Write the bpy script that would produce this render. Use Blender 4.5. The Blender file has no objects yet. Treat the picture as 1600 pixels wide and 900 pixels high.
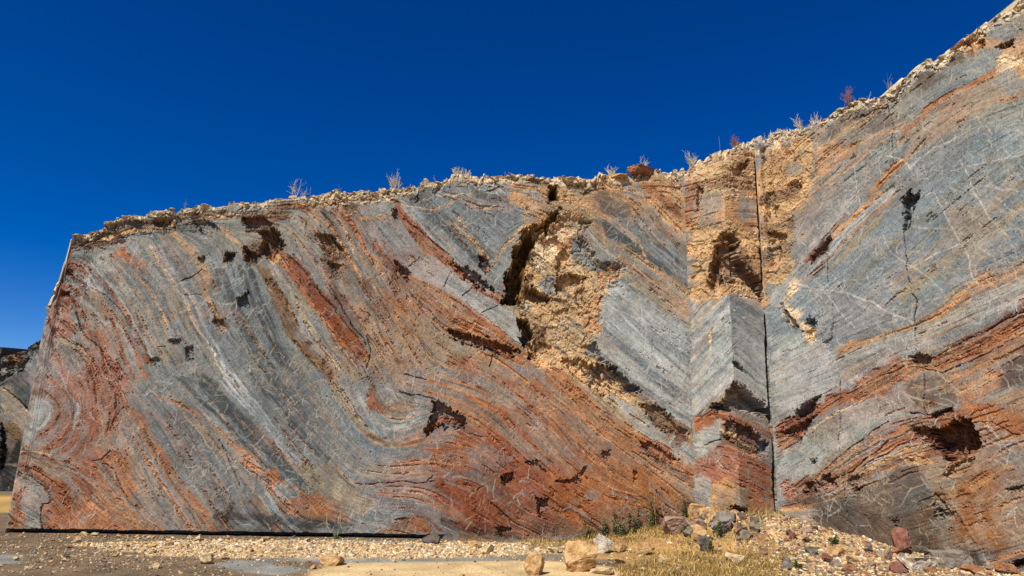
import bpy, bmesh, math, random
import numpy as np
from mathutils import Vector, Matrix
R_ = math.radians
scene = bpy.context.scene
COL = scene.collection
# ------------------------------------------------------------------ camera
cam_d = bpy.data.cameras.new('camera'); cam = bpy.data.objects.new('camera', cam_d); COL.objects.link(cam)
cam_d.sensor_width = 36.0; cam_d.lens = 24.01; cam_d.clip_end = 2000
cam.matrix_world = Matrix.Translation((0, 0, 1.6)) @ Matrix.Rotation(R_(90 + 13.6), 4, 'X') @ Matrix.Rotation(R_(1.37), 4, 'Z')
scene.camera = cam
# ------------------------------------------------------------------ light
SUN_TO = Vector((-0.46, -0.74, 1.02)).normalized()
w = bpy.data.worlds.new('World'); scene.world = w; w.use_nodes = True
nt = w.node_tree; nt.nodes.clear()
sky = nt.nodes.new('ShaderNodeTexSky'); sky.sky_type = 'NISHITA'; sky.sun_disc = False
sky.sun_elevation = math.asin(SUN_TO.z); sky.sun_rotation = math.atan2(SUN_TO.x, SUN_TO.y)
sky.altitude = 1800; sky.air_density = 1.0; sky.dust_density = 0.25; sky.ozone_density = 4.0
gam = nt.nodes.new('ShaderNodeGamma'); gam.inputs[1].default_value = 1.2
hsv = nt.nodes.new('ShaderNodeHueSaturation'); hsv.inputs['Hue'].default_value = .514; hsv.inputs['Saturation'].default_value = 1.33; hsv.inputs['Value'].default_value = .56
bg = nt.nodes.new('ShaderNodeBackground'); bg.inputs[1].default_value = 0.10
wo = nt.nodes.new('ShaderNodeOutputWorld')
nt.links.new(sky.outputs[0], gam.inputs[0]); nt.links.new(gam.outputs[0], hsv.inputs['Color']); nt.links.new(hsv.outputs[0], bg.inputs[0]); nt.links.new(bg.outputs[0], wo.inputs[0])
sd = bpy.data.lights.new('sun', 'SUN'); sd.energy = 4.6; sd.angle = R_(.53); sd.color = (1, .955, .88)
so = bpy.data.objects.new('sun', sd); COL.objects.link(so); so.rotation_euler = SUN_TO.to_track_quat('Z', 'Y').to_euler()
vs = scene.view_settings; vs.view_transform = 'Standard'; vs.look = 'None'; vs.gamma = 1; vs.exposure = 0.5; vs.use_curve_mapping = False

# ------------------------------------------------------------------ data: surveyed wall plan (metres), rim heights, bedding traces (cm along wall, cm up)
PLAN = {'A0': (-9.03, 13.05), 'C1': (3.72, 14.03), 'PV': (4.447, 13.58), 'C2': (5.335, 14.05), 'E': (7.96, 11.2), 'BG0': (-24.0, 21.5), 'BG1': (-10.5, 25.0)}
TOP = {'L': [(0.016, 4.279), (0.059, 4.512), (0.14, 4.67), (0.156, 4.932), (0.184, 5.196), (0.201, 5.529), (0.249, 5.679), (0.526, 5.787), (0.9, 5.928), (1.21, 6.177), (1.391, 6.228), (2.452, 6.312), (2.596, 6.375), (3.206, 6.408), (3.703, 6.561), (4.726, 6.745), (5.77, 6.888), (6.83, 7.02), (7.16, 7.169), (7.629, 7.298), (8.035, 7.381), (9.415, 7.431), (10.393, 7.443), (11.597, 7.603), (12.763, 7.716), (13.116, 7.843)], 'P': [(-0.11, 7.755), (0.065, 7.795), (0.255, 7.922), (0.747, 7.995), (1.229, 8.197), (2.112, 8.678)], 'R': [(-0.124, 8.531), (0.121, 8.526), (0.909, 8.527), (1.587, 8.518), (2.236, 8.66), (2.807, 8.629), (3.185, 8.775), (3.866, 9.083), (4.129, 9.133), (4.6, 9.363), (5.076, 9.415)], 'B': [(3.444, 3.299), (5.784, 4.159), (6.823, 4.633), (7.178, 4.787), (7.533, 4.964), (7.981, 5.195), (9.017, 5.537), (10.594, 5.925)]}
ART = {
'L': """
P g 0 -1 233 -2 423 25 566 140 634 579 658 611 242
P y 0 -7 -9 -10 284 190 291 266 -9
P g 0 169 264 349 296 606 304 629 -5 266 -9
P g 0 556 303 865 313 816 -10 583 -13
P n 0 807 197 1001 290 1279 326 1267 21 816 -10
P o 0 834 180 1046 247 1274 191 1269 62 916 40
P n 0 871 97 1271 113 1267 12 875 -1
P y 0 520 740 1297 787 1280 339 555 315
P p 0 0 423 36 420 61 372 49 345 16 370 0 387
S r 15.0 27 526 16 500 13 473 16 441 39 429
S k 7.5 33 515 24 496 16 464 34 433
F lrlyrkgl 5.0 14|39 429 66 390 97 356 112 313|63 516 124 455 176 385 220 316
F ygylgygp 6.2 12|72 512 133 446 186 377 238 308|109 547 182 462 224 405 278 318
P l 0 54 504 103 535 126 492 98 481
P g 0 126 496 171 480 174 462 139 465
F gbgbyg 11.2 9|109 547 172 475 215 413 267 344|169 554 232 478 275 407 329 320
P g 0 120 566 135 578 171 540 153 516
P o 0 104 523 127 543 167 507 151 497
S o 5.0 119 538 159 502 199 463 241 406
S t 6.2 152 493 197 449 226 396
S r 5.0 185 531 222 487 258 438 281 394
F lbwlgbw 5.0 9|166 545 213 486 259 433 292 381 329 320 378 261|192 546 239 487 285 434 313 381 346 321 410 245
F bgdbgg 16.2 6|200 551 248 488 298 430 332 364 384 287 422 245|251 525 291 485 334 418 378 339 438 254 457 238
S t 16.2 218 576 259 535 280 508 296 481
S t 10.0 269 489 295 453 317 422 339 382
S o 5.0 304 486 322 445 340 405
P b 0 266 549 300 556 327 519 306 504 282 522
S t 7.5 279 622 314 585 354 554 375 522
P b 0 243 591 269 597 280 579 255 568
F ddgbgd 12.5 8|307 500 342 428 394 349 464 255|380 512 409 449 454 351 541 249
F nnynno 5.0 6|384 517 422 449 459 387 518 318 556 275|412 505 459 437 483 370 544 319 592 259
S n 17.5 410 486 441 441 466 405 473 378 517 331 550 301
P n 0 448 409 479 410 478 374 460 374
F gyggyb 15.0 7|406 523 461 460 503 389 561 319 609 259|465 507 507 439 547 381 585 347 625 286
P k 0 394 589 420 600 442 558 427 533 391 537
S u 27.5 420 552 470 502 515 448 554 404 602 356
S o 7.5 420 552 456 507 492 452 536 403 584 356
S k 6.2 448 544 493 499 527 458 566 418 600 379
F gdgygnd 15.0 8|425 600 499 532 549 464 608 393|533 655 565 598 588 536 639 458
S t 8.8 489 643 524 605 559 568 575 531
S r 12.5 543 656 563 627 603 585
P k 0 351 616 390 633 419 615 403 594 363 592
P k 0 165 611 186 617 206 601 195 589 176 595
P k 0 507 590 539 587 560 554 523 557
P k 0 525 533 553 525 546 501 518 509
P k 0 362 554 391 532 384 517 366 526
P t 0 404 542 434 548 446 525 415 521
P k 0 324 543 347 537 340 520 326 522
P y 0 43 433 108 445 169 376 153 314 97 356 62 390
S g 8.8 47 429 73 399 86 373 103 373 121 361 134 335
S l 6.2 51 434 88 413 109 383 125 388 153 375 173 350
S r 8.8 43 420 61 398 78 373 100 360 108 339 137 314 166 289
S o 10.0 59 407 76 381 88 360 107 369 123 348 122 330
S o 7.5 151 384 173 350 187 315 203 290
S k 3.8 162 394 184 359 211 320
S r 5.0 125 392 147 358 160 323 182 289
P l 0 160 385 171 389 180 363 171 363
P p 0 94 427 116 419 123 401 102 405
P r 0 75 316 101 330 148 297 172 276 166 229 114 228 103 270 84 286
S p 11.2 12 357 30 336 39 310 59 285 82 269 108 236
S g 12.5 1 335 18 310 35 284 54 268
S l 7.5 -2 309 19 284 39 259
S g 17.5 54 341 77 329 78 294 60 302
S y 10.0 27 353 67 337 95 316
P p 0 -5 280 165 290 171 252 136 115 19 144
P l 0 -4 251 29 247 46 219 36 185 7 148 -3 201
S g 12.5 2 263 32 256 64 232 72 207 51 169 15 144
S n 8.8 0 251 25 249 47 240 58 223 54 198 33 177
S l 6.2 9 245 31 239 43 223 37 202
S r 15.0 63 261 80 232 82 195 72 162 44 141
P r 0 84 207 115 242 129 179 119 146 83 121 58 149 71 170
S r 11.2 104 288 113 254 120 212 122 175 111 146 87 121
S g 10.0 108 187 105 158 81 133 58 129
S g 8.8 89 183 81 154 53 133
S y 12.5 123 242 142 205 143 167
S r 6.2 173 239 154 205 145 180
P r 0 45 89 103 94 132 139 183 148 200 60 147 43 68 3 57 42
F grygkryg 5.0 10|2 132 48 117 92 90 109 58|-3 160 46 129 97 110 155 95 192 60
S c 3.8 4 142 36 140 57 133
S k 8.8 0 112 23 100 50 85 69 65 74 58
S r 17.5 4 120 52 93 98 54 113 35
P l 0 -3 92 20 96 63 65 63 55 52 49 64 3 22 3 18 41 2 68
P o 0 2 25 14 45 37 26 41 3 10 2
P r 0 3 64 10 68 20 33 10 25
S a 3.8 -7 33 10 22 64 3
P o 0 57 53 109 58 171 44 232 6 68 1
S g 6.2 74 101 105 82 121 59
F oytoyrto 6.2 14|137 59 172 36 206 21 240 4|157 83 193 52 228 29 272 4
F gygo 10.0 6|144 115 182 75 218 44 263 10|174 123 206 76 251 37 287 10
P o 0 165 131 189 132 212 84 200 60
F gytgbygog 6.2 14|163 197 205 132 244 85 303 10|200 223 242 158 293 86 343 7
F oynoto 5.0 7|174 231 215 173 277 85 343 7|210 211 261 142 319 70 375 8
F bgbgdgb 15.0 9|188 252 243 207 293 142 332 94 371 39|254 250 322 176 370 120 400 72 412 40
S o 5.0 229 249 299 226 327 201 381 165 431 129
F ddbgd 13.8 7|257 293 313 243 360 202 407 157 465 113 516 66|319 295 358 253 415 199 465 155 507 114 557 66
F lbwgbw 5.0 8|332 295 375 253 422 212 459 171 506 122 547 90|374 297 404 259 447 213 476 172 522 127 559 91
S o 3.8 451 171 493 130 525 102 548 78
F gddbg 15.0 6|391 297 463 222 505 181 551 132 597 91|442 299 495 244 537 203 583 157 620 121
F bgbygb 16.2 7|451 299 508 236 564 178 619 125|537 302 566 259 604 209 659 163
S o 8.8 555 285 584 255 594 230
S o 5.0 410 129 475 97 540 66 608 51
P y 0 493 130 617 150 626 35 550 50
P o 0 491 65 590 75 609 35 552 26 501 41
P o 0 444 117 469 122 479 97 456 81
P l 0 446 60 466 65 512 18 488 13
F noybl 6.2 6|418 56 463 13|456 81 521 14
P g 0 584 277 626 305 700 307 743 256 745 204 695 177 643 188 606 226
F ggyg 12.5 5|558 285 588 225 635 175 696 160 747 165|582 303 612 252 651 197 703 190 745 208
S y 12.5 558 276 578 251 601 226 620 201 670 172 708 177 737 191
S n 5.0 602 221 620 201 670 170 708 175 746 187
S l 7.5 616 261 632 222 668 202 706 207 731 225
S b 10.0 628 218 664 189 695 185 720 199
P n 0 624 270 633 292 641 270 665 249 703 259 725 251 723 225 684 224 648 231 626 239
P r 0 624 265 634 283 647 257 665 240 648 233 626 239
O g 40 645 279 741 282 745 204 676 202
P b 0 653 284 689 280 699 259 673 254
F gygyg 15.0 6|567 174 612 141 677 130 749 136|571 132 615 104 679 97 755 103
S o 3.8 571 132 597 112 632 98 683 97 755 100
P y 0 571 124 628 92 660 60 628 35 576 67
P y 0 759 282 865 313 1002 184 1046 109 1002 99 869 168 824 206 779 239
P g 0 660 68 693 77 753 58 789 22 849 6 685 6 642 19
P b 0 662 64 694 64 741 53 763 37 716 45 677 52
F yogyo 6.2 6|651 76 714 77 779 54 831 14|679 93 752 86 813 55 874 15
P n 0 663 12 699 36 720 43 755 29 781 8
S u 7.5 695 38 720 43 754 33 781 14
P o 0 716 33 750 37 755 13 718 13
P o 0 756 174 825 180 844 138 793 116 767 120
S o 8.8 730 165 773 170 826 159
S o 7.5 710 135 766 141 827 129
F oyogo 15.0 7|742 273 805 249 868 207 936 140 1002 91|740 304 821 284 902 252 975 184 1046 117
P r 0 839 272 893 256 939 200 957 183 921 208 867 242
S l 8.8 803 282 839 276 875 264 911 252
S g 10.0 884 286 938 239 984 197 1029 159 1069 135
S l 5.0 883 291 938 248 984 210 1037 159
S g 7.5 984 188 1029 151 1060 130
F gtoyotyro 7.5 16|919 287 992 228 1046 173 1135 110|946 315 1037 255 1091 187 1224 78
P y 0 1001 250 1046 242 1092 208 1154 154 1136 136 1082 173 1024 211
P g 0 1074 221 1128 192 1181 154 1163 137 1109 165
P p 0 837 330 892 322 924 296 956 271 947 253 911 283
P r 0 807 205 877 199 940 157 1002 91 985 74 906 110 870 139 808 180
P u 0 776 107 845 109 872 72 929 40 951 16 874 7 813 55 765 78
S x 12.5 811 96 846 88 873 56 908 32
S u 15.0 812 63 848 39 882 23
P r 0 888 139 940 140 985 74 1003 58 986 21 942 40 911 98
P n 0 853 126 888 131 933 65 960 20 943 16 890 64
P d 0 867 101 889 97 916 60 907 48 881 68
S a 8.8 942 40 968 20
P d 0 827 121 870 147 888 122 862 109
P g 0 808 167 869 168 914 148 888 131 836 134
P x 0 976 133 1046 109 1135 77 1223 36 1178 23 1046 21 985 57
P x 0 1163 137 1217 138 1252 87 1233 62 1162 86
P o 0 1127 136 1181 137 1198 95 1135 102
S a 6.2 1016 62 1055 42 1090 18
S g 6.2 1029 62 1064 42
P n 0 1064 113 1118 110 1153 77 1113 76
P b 0 1199 146 1253 117 1269 79 1271 117 1226 146
P b 0 1060 100 1086 97 1082 76 1055 79
P r 0 994 103 1024 112 1055 105 1029 87
F kyon 5.0 6|1082 101 1108 85 1144 81 1170 77|1064 126 1113 102 1171 86 1224 62
F gydgngdyg 11.2 12|496 689 578 594 630 501 694 410|551 702 604 615 655 526 735 403
P n 0 553 507 590 547 623 472 663 409 683 373 634 436
P d 0 540 497 571 451 615 398 617 362 575 397 544 450
F yongy 12.5 6|590 434 620 380 651 327|641 473 681 410 730 339
S t 7.5 562 555 583 527 599 490
S t 8.8 588 571 628 529 659 474 698 420
P t 0 694 419 726 411 737 375 714 374
S r 15.0 533 641 557 627 586 600 616 562
S r 13.8 556 632 606 581 645 544 684 513
S k 10.0 626 553 654 550 682 532 689 503
P u 0 545 432 574 406 603 370 623 349 620 322 597 343 549 396
P l 0 568 658 609 675 637 666 658 638 598 630
S t 10.0 589 627 621 633 649 632
S t 6.2 612 620 644 627
P l 0 594 624 663 628 709 557 687 537 649 549 614 591
F lbgl 10.0 5|599 620 649 549 687 532|663 628 708 562 719 543
F rorkror 6.2 9|646 672 672 629 727 563 784 517 832 491 888 455|661 663 725 602 783 546 840 510 887 484 897 465
F lblglb 13.8 6|670 658 739 588 802 528 850 491 892 484|702 675 790 595 848 559 876 541 896 513
P l 0 687 537 718 553 784 527 813 504 804 475 758 487
P l 0 813 490 860 463 916 428 931 382 889 404 842 444
P l 0 754 487 813 495 823 481 927 382 814 462
F lyl 15.0 3|687 527 749 492 814 466 880 417 927 382|718 548 784 517 832 481 897 451 926 419
F ororkoryo 6.2 12|689 494 733 449 781 395 854 379 946 333|692 518 767 483 824 453 880 404 955 337
F okrko 5.0 6|771 399 817 387 872 357 937 337|798 414 862 389 909 368 955 337
P y 0 660 460 715 448 762 404 799 378 864 348 955 301 865 298 751 349 695 392
P g 0 715 448 738 440 741 384 722 402
P p 0 783 341 819 342 865 312 838 307
P t 0 655 460 678 456 699 410 676 419
P l 0 629 506 681 484 705 457 654 474
P b 0 678 684 719 706 804 726 891 721 930 662 912 611 876 565 858 540 829 548 791 585 731 651
F bdbdb 17.5 6|665 673 743 607 811 547 849 520|738 707 827 627 885 580 904 571
S d 12.5 727 651 761 618 809 591
S t 3.8 665 660 727 656 787 685 830 667 873 669
S t 3.8 813 732 833 708 853 698 881 710
S c 2.5 710 696 748 690 786 695 814 701
P d 0 799 726 833 713 853 698 881 705 901 676 853 683 814 701
P t 0 891 716 978 721 978 675 979 634 931 617 926 662 901 681
S l 7.5 910 707 949 704 969 690
F ytys 5.0 4|761 633 799 600 848 549|788 645 808 616 852 559
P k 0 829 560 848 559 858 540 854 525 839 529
S s 10.0 926 622 885 585 862 550 849 520
P g 0 858 530 904 571 901 513 892 493
P g 0 849 515 887 507 887 484 868 492
P s 0 978 721 1046 720 1076 670 1095 620 1142 558 1113 503 1093 407 1070 378 1111 334 1083 333 937 337 931 410 907 456 892 493 900 542 926 622 974 639
P c 0 937 573 979 624 1046 648 1037 602 999 556 952 525
P t 0 1061 481 1094 488 1098 416 1074 406 1051 448
P t 0 1085 545 1152 553 1132 508 1094 492
P g 0 961 511 990 526 999 517 999 488 980 488
P d 0 1076 706 1135 719 1164 680 1144 653 1085 675
P t 0 1036 755 1297 781 1291 620 1242 648 1203 677 1153 633 1085 655 1046 709
P d 0 1081 711 1110 715 1125 698 1154 689 1169 675 1144 653 1115 664 1090 686
P b 0 1145 730 1175 737 1194 717 1174 690 1140 709
P d 0 1056 720 1071 729 1076 716 1061 710
P d 0 1081 680 1105 687 1139 663 1124 652 1090 671
P r 0 1190 738 1215 739 1273 680 1272 665 1233 683
F yboygyt 7.5 10|1018 606 1075 540 1142 533 1283 423|1085 640 1143 608 1210 561 1286 501
P d 0 1095 645 1144 643 1163 609 1133 602 1104 616
P b 0 1154 659 1204 687 1242 638 1284 589 1281 510 1229 542 1177 604
F dgbdyg 15.0 7|1095 635 1157 593 1220 552 1286 501|1213 677 1246 628 1270 599 1289 580
P b 0 1027 602 1051 603 1113 552 1084 536 1037 558
F gbgb 10.0 4|1027 597 1061 539|1061 618 1123 557
S t 5.0 1139 638 1172 604 1191 575
S t 6.2 1100 630 1104 601
S l 3.8 1066 634 1094 590 1138 558
F ylytyogty 6.2 14|1137 553 1199 497 1283 433|1128 602 1205 556 1286 501
P b 0 1108 479 1142 514 1198 468 1282 414 1280 339 1223 337 1168 372 1102 407
F bgbdb 20.0 6|1108 464 1168 410 1233 365 1279 330|1142 514 1207 454 1282 405
P l 0 1068 367 1082 394 1172 336 1279 255 1282 223 1223 253 1145 302
F lylylyl 6.2 7|1069 362 1171 287 1279 219|1086 405 1173 355 1281 287
P s 0 935 373 1040 351 1119 314 1184 275 1248 222 1274 191 1170 239 1079 277 1001 313
P l 0 1099 275 1151 270 1222 221 1273 179 1275 135 1182 189
P y 0 1027 311 1105 269 1182 189 1278 123 1275 68 1168 139 1091 199 1014 272
F orotoryo 6.2 8|1001 330 1079 268 1169 201 1277 135|975 310 1066 223 1168 164 1275 105
P r 0 1175 182 1215 190 1240 159 1207 140
P k 0 1171 264 1223 247 1271 191 1234 196 1189 227
S d 17.5 368 36 485 26 580 20
S a 10.0 389 53 381 25
S a 10.0 782 31 831 17 917 13
S a 8.8 941 33 991 19
S k 12.5 22 540 36 566 88 590 135 609
S c 10.0 29 571 76 589 122 612 220 627 296 631
S s 12.5 149 600 247 619 374 626 474 655 578 669
S c 8.8 371 649 473 669 577 683 683 698
S k 10.0 336 619 373 632 412 628
S r 11.2 404 641 442 650 476 641
S d 7.5 174 601 224 597
S c 7.5 684 692 723 709 790 727
S s 8.8 763 725 900 730 983 731 1124 746
S c 6.2 983 738 1124 749 1268 770
S k 6.2 997 724 1067 725
G - 0 -1 233 27 234 53 226
H 70 18 978 716 993 722 998 696 978 680 980 711
H 85 32 927 612 946 623 953 598 942 563 926 538 931 514 920 485 923 457 890 458 892 493 887 512 900 542 899 571 918 587
H 38 20 927 617 950 630 974 644 979 657 1007 676 1005 653 986 637 979 619 951 598 932 592
E 12 4 941 603 979 624 1027 667 1071 644 1046 618 1089 555 1142 553 1132 508 1094 492 1088 407 1070 383 1106 338 1028 340 964 338 936 373 935 420 920 466 942 524
H 55 6 934 493 952 498 995 481 964 467 936 469
H 30 8 999 522 1037 529 1075 525 1037 509 1004 489
H 60 8 921 428 944 425 949 388 931 369
H 20 8 1014 353 1060 346 1060 336 1019 340
H 22 6 167 611 186 617 206 601 199 589 179 593
H 25 8 387 594 415 602 439 567 422 536 386 541 392 565
H 14 6 358 554 386 539 384 520 366 526
H 14 6 502 590 534 589 560 556 519 557
H 12 5 516 533 553 525 546 503
H 10 4 359 447 377 459 383 432 368 429
H 8 4 319 400 334 402 338 387 325 389
H 8 4 269 344 285 352 286 323 275 331
H 8 4 235 361 259 366 256 357 240 354
H 10 4 324 540 347 537 340 519 326 522
H 8 4 271 524 281 531 283 517 277 516
H 6 3 207 320 219 325 229 312 217 310
H 15 7 752 256 769 254 792 240 823 223 820 201 789 205 767 211 750 191 745 199 755 221
S r 20.0 754 204 779 226 815 210
S o 7.5 750 195 788 222
H 12 5 895 118 914 121 919 108 902 102
H 8 4 942 142 958 145 976 124 958 130
H 10 5 965 74 987 74 985 57 972 41 966 49
H 8 4 1002 106 1033 113 1064 139 1046 109 1020 100
H 8 4 1093 165 1114 170 1109 152 1098 152
H 10 5 1173 184 1200 185 1227 168 1245 156 1204 150 1177 167
H 8 4 1151 134 1160 132 1158 119
H 8 4 887 23 917 24 900 9
H 12 8 659 540 687 527 689 499 670 512
H 12 8 774 541 811 533 840 510 878 483 831 500 793 522
H 14 8 780 400 817 392 890 376 922 359 882 358 836 374 794 386
H 10 5 647 652 661 653 662 635 651 637
H 10 5 831 560 848 559 858 540 849 523 837 534
H 25 8 926 401 945 346 954 356 940 392
H 22 9 1014 343 1119 334 1184 284 1151 287 1099 278 1040 312
H 14 6 1060 332 1099 314 1073 293 1040 312
H 10 5 1171 264 1223 253 1272 204 1235 203 1190 233
H 10 5 1129 304 1151 287 1125 294
H 10 6 45 588 123 605 143 593 66 573
C 5 2.0 53 407 69 372 94 351 108 339 129 313 148 292
C 3 1.2 44 474 73 453 105 441 149 402 169 376
C 4 1.5 228 347 216 346
C 4 1.5 241 474 265 489 280 503
C 3 1.2 252 451 287 450
C 4 1.8 448 544 493 494 533 449 567 414 601 374
C 3 1.2 104 287 115 245
C 5 2.0 1 104 25 92 51 77 67 63 69 54 54 49 55 34 66 3
C 5 2.0 130 124 145 131 155 147
C 5 2.0 146 123 172 111 189 80 199 64
C 4 1.5 173 239 154 201
C 4 1.2 351 173 371 148 387 116 399 84
C 4 1.2 121 233 147 247
C 3 1.2 104 288 113 254 119 233
C 5 1.6 615 101 658 98 713 98 764 102
C 5 1.8 700 307 736 295
C 5 1.8 693 274 734 264 769 252 814 227
C 4 1.5 811 197 860 190 904 178 949 140
C 5 1.6 868 76 899 48 942 24
C 4 1.5 751 103 763 111
C 4 1.5 837 88 858 101
C 5 1.5 1046 104 1064 139
C 4 1.2 1042 291 1119 227 1208 155 1271 122
C 5 1.5 1046 278 1092 252 1119 236
C 5 1.5 1151 241 1192 215
C 5 1.6 616 380 627 353 621 317
C 5 1.8 687 532 709 552
C 5 1.8 804 475 822 495
C 4 1.5 763 488 775 522
C 4 1.5 847 439 879 455
C 4 1.5 858 530 867 550
C 6 2.0 868 353 864 330
C 5 1.6 542 469 573 424 617 362
C 5 1.6 672 633 735 587 793 537
C 5 1.6 1279 775 1282 722 1281 630 1282 530 1282 433 1280 339
C 4 1.2 695 475 762 413 799 391
C 3 1.2 814 462 871 412 927 373
C 6 1.5 1278 229 1277 179 1278 129 1278 68
V - 1.9 65 635 275 545
V - 1.2 358 397 415 392
V - 2.5 397 311 400 298
V - 1.5 412 303 436 280 472 255
V - 1.5 477 290 466 277
V - 1.5 510 402 530 426
V - 1.9 263 568 294 570
V - 1.2 302 504 328 510 344 520
V - 2.0 665 660 694 659 722 656 740 659 768 671 787 685 816 669 854 668 882 675
V - 1.8 789 615 826 637 849 658
V - 1.6 804 726 824 712 853 698 877 710 887 695
V - 1.5 861 421 880 424
V - 1.5 1163 604 1143 593
V - 2.5 1061 629 1080 604
V - 2.5 662 280 676 276 690 258
V - 2.0 884 286 911 265 956 227 993 189
V - 1.8 714 294 726 246
V - 1.5 1028 220 1046 203
F zvszkv 8.8 8|21 561 62 577 103 589 152 610|31 529 67 540 108 554 156 582
P z 0 16 565 51 586 93 598 151 620 203 628 264 631 267 612 208 585 156 582 117 556 67 540 27 529
F svzks 6.2 6|84 597 151 618 212 623 308 636|73 559 123 571 182 588 311 614
P v 0 119 599 144 605 164 592 134 586
P v 0 210 609 249 611 270 588 249 577 217 590
P z 0 336 630 398 638 442 650 445 621 403 594 358 592
F kzr 7.5 5|349 597 420 600|350 626 426 635
P z 0 362 559 387 574 396 532 380 512 361 526
P z 0 493 594 538 596 569 554 546 501 519 505 505 556
F rkrrk 6.2 9|14 428 34 433 48 425|20 519 42 511 64 507
S z 6.2 13 473 29 464
S r 7.5 12 441 35 429 49 420
S r 6.2 17 487 40 474
S c 3.8 25 464 51 461
H 10 5 22 556 36 576 54 572 48 553 33 543
H 8 5 63 568 87 578 114 575 91 555
H 8 5 245 606 276 612 304 594 271 578
H 12 6 347 616 391 623 411 605 385 594 358 597
H 10 5 119 597 153 606 155 589 130 585
H 10 4 14 450 32 446 33 438 18 441
H 10 4 18 491 33 487 35 478 22 482
P z 0 526 665 553 667 582 653 580 629 547 627 528 636
F zvs 6.2 6|526 670 617 685 710 706|527 651 618 665 710 696
S k 7.5 531 656 555 652 573 648
S v 8.8 997 722 1037 729 1066 726
S z 8.8 910 732 948 740 978 726
H 10 5 939 734 963 741 963 725
H 10 5 1017 731 1051 735 1051 722 1022 721
O p 26 -18 427 65 430 166 321 195 200 163 106 43 81 -13 80 -16 159
O r 18 36 316 150 345 182 212 137 128 65 150
O o 30 -1 80 148 129 273 62 349 7 3 -3
O o 18 196 272 267 275 464 9 326 7
O r 38 806 343 909 346 1066 249 1270 105 1267 21 724 1 624 69 714 177
O u 30 764 166 913 182 1040 100 991 17 795 14
O p 18 591 506 750 446 935 347 1040 248 861 243 652 363
O t 22 960 454 1146 354 1247 178 1143 175 988 272
O t 35 983 723 1282 763 1275 579 1123 672
O t 22 692 551 801 461 778 394 669 496
O o 24 502 639 580 643 752 393 704 339
O y 30 174 594 502 639 411 511 209 529
O t 18 347 631 580 643 590 519 383 537
F lbll 15.0 5|687 527 749 492 814 466 880 417 927 382|718 548 784 517 832 481 897 451 926 419
P l 0 691 537 718 553 756 535 775 517 767 493 730 496
P l 0 758 487 775 522 813 490 804 475
P l 0 813 488 870 445 861 421 823 462
P l 0 856 440 879 455 916 423 931 382 880 417
F llbl 20.0 4|1073 365 1171 296 1279 227|1120 420 1199 356 1282 293
P l 0 1114 515 1141 503 1256 439 1280 359 1278 306 1173 382 1093 432
V - 1.6 1121 461 1174 436 1227 384
V - 1.5 1175 490 1187 409 1173 355
O a 80 356 -4 373 47 438 37 486 18 533 24 592 20 605 0
O a 60 796 2 782 31 868 24 966 34 991 7
O d 50 1078 53 1218 91 1275 68 1267 21 1090 18
O x 62 1040 136 1168 151 1257 92 1243 56 1090 65
O u 60 766 118 840 120 916 62 941 22 843 26 780 72
H 24 6 999 566 1018 586 1027 567 1013 532 999 537
H 20 6 965 599 998 615 1003 601 975 584
H 18 5 1042 490 1061 501 1056 462 1042 452
H 18 5 990 450 1028 461 1018 442 995 431
H 16 5 1056 378 1084 388 1093 365 1065 359
H 20 6 954 383 991 375 982 361 954 365
C 14 2.5 1008 616 1010 586
C 12 2.0 1023 461 1024 432
C 10 1.8 981 459 1000 422 1000 376
C 10 1.8 1046 433 1028 395 1042 349
P y 0 1042 648 1066 654 1075 624 1051 618
P o 0 998 600 1027 607 1032 587 1003 581
P n 0 953 420 981 412 977 375 954 383
P l 0 6 238 32 231 41 214 34 193 16 164 6 209
S p 10.0 45 248 72 211 66 174
S l 6.2 59 261 86 224 85 182
O x 40 326 15 384 0 411 -27 373 -43 332 -32
O a 45 332 -32 347 -28 373 -43 342 -46
O a 40 395 -27 419 -23 421 -38 397 -39
O t 14 122 151 202 153 280 61 259 37 179 91
O d 45 299 506 361 509 450 381 533 283 618 139 572 114 441 231 351 378
O d 40 194 541 258 531 321 428 315 376 263 400
O d 35 192 224 286 227 437 42 356 41
O d 35 393 230 453 231 574 91 529 67
O d 30 588 546 667 523 701 391 636 415
O d 30 684 692 873 717 902 646 824 558 742 610
O x 30 515 489 647 441 806 343 1040 248 1245 128 1167 103 964 183 709 263 579 335
O r 26 376 605 459 540 600 387 657 287 607 285 497 409
O r 28 647 633 771 555 906 465 907 425 774 473 666 550
O x 35 669 496 803 421 974 335 962 309 779 381 672 442
O r 25 580 643 694 510 804 395 752 393 643 495 557 600
O p 22 55 417 154 396 215 225 201 84 110 82
O d 30 1039 712 1152 703 1258 494 1256 439 1122 544
""",
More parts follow.
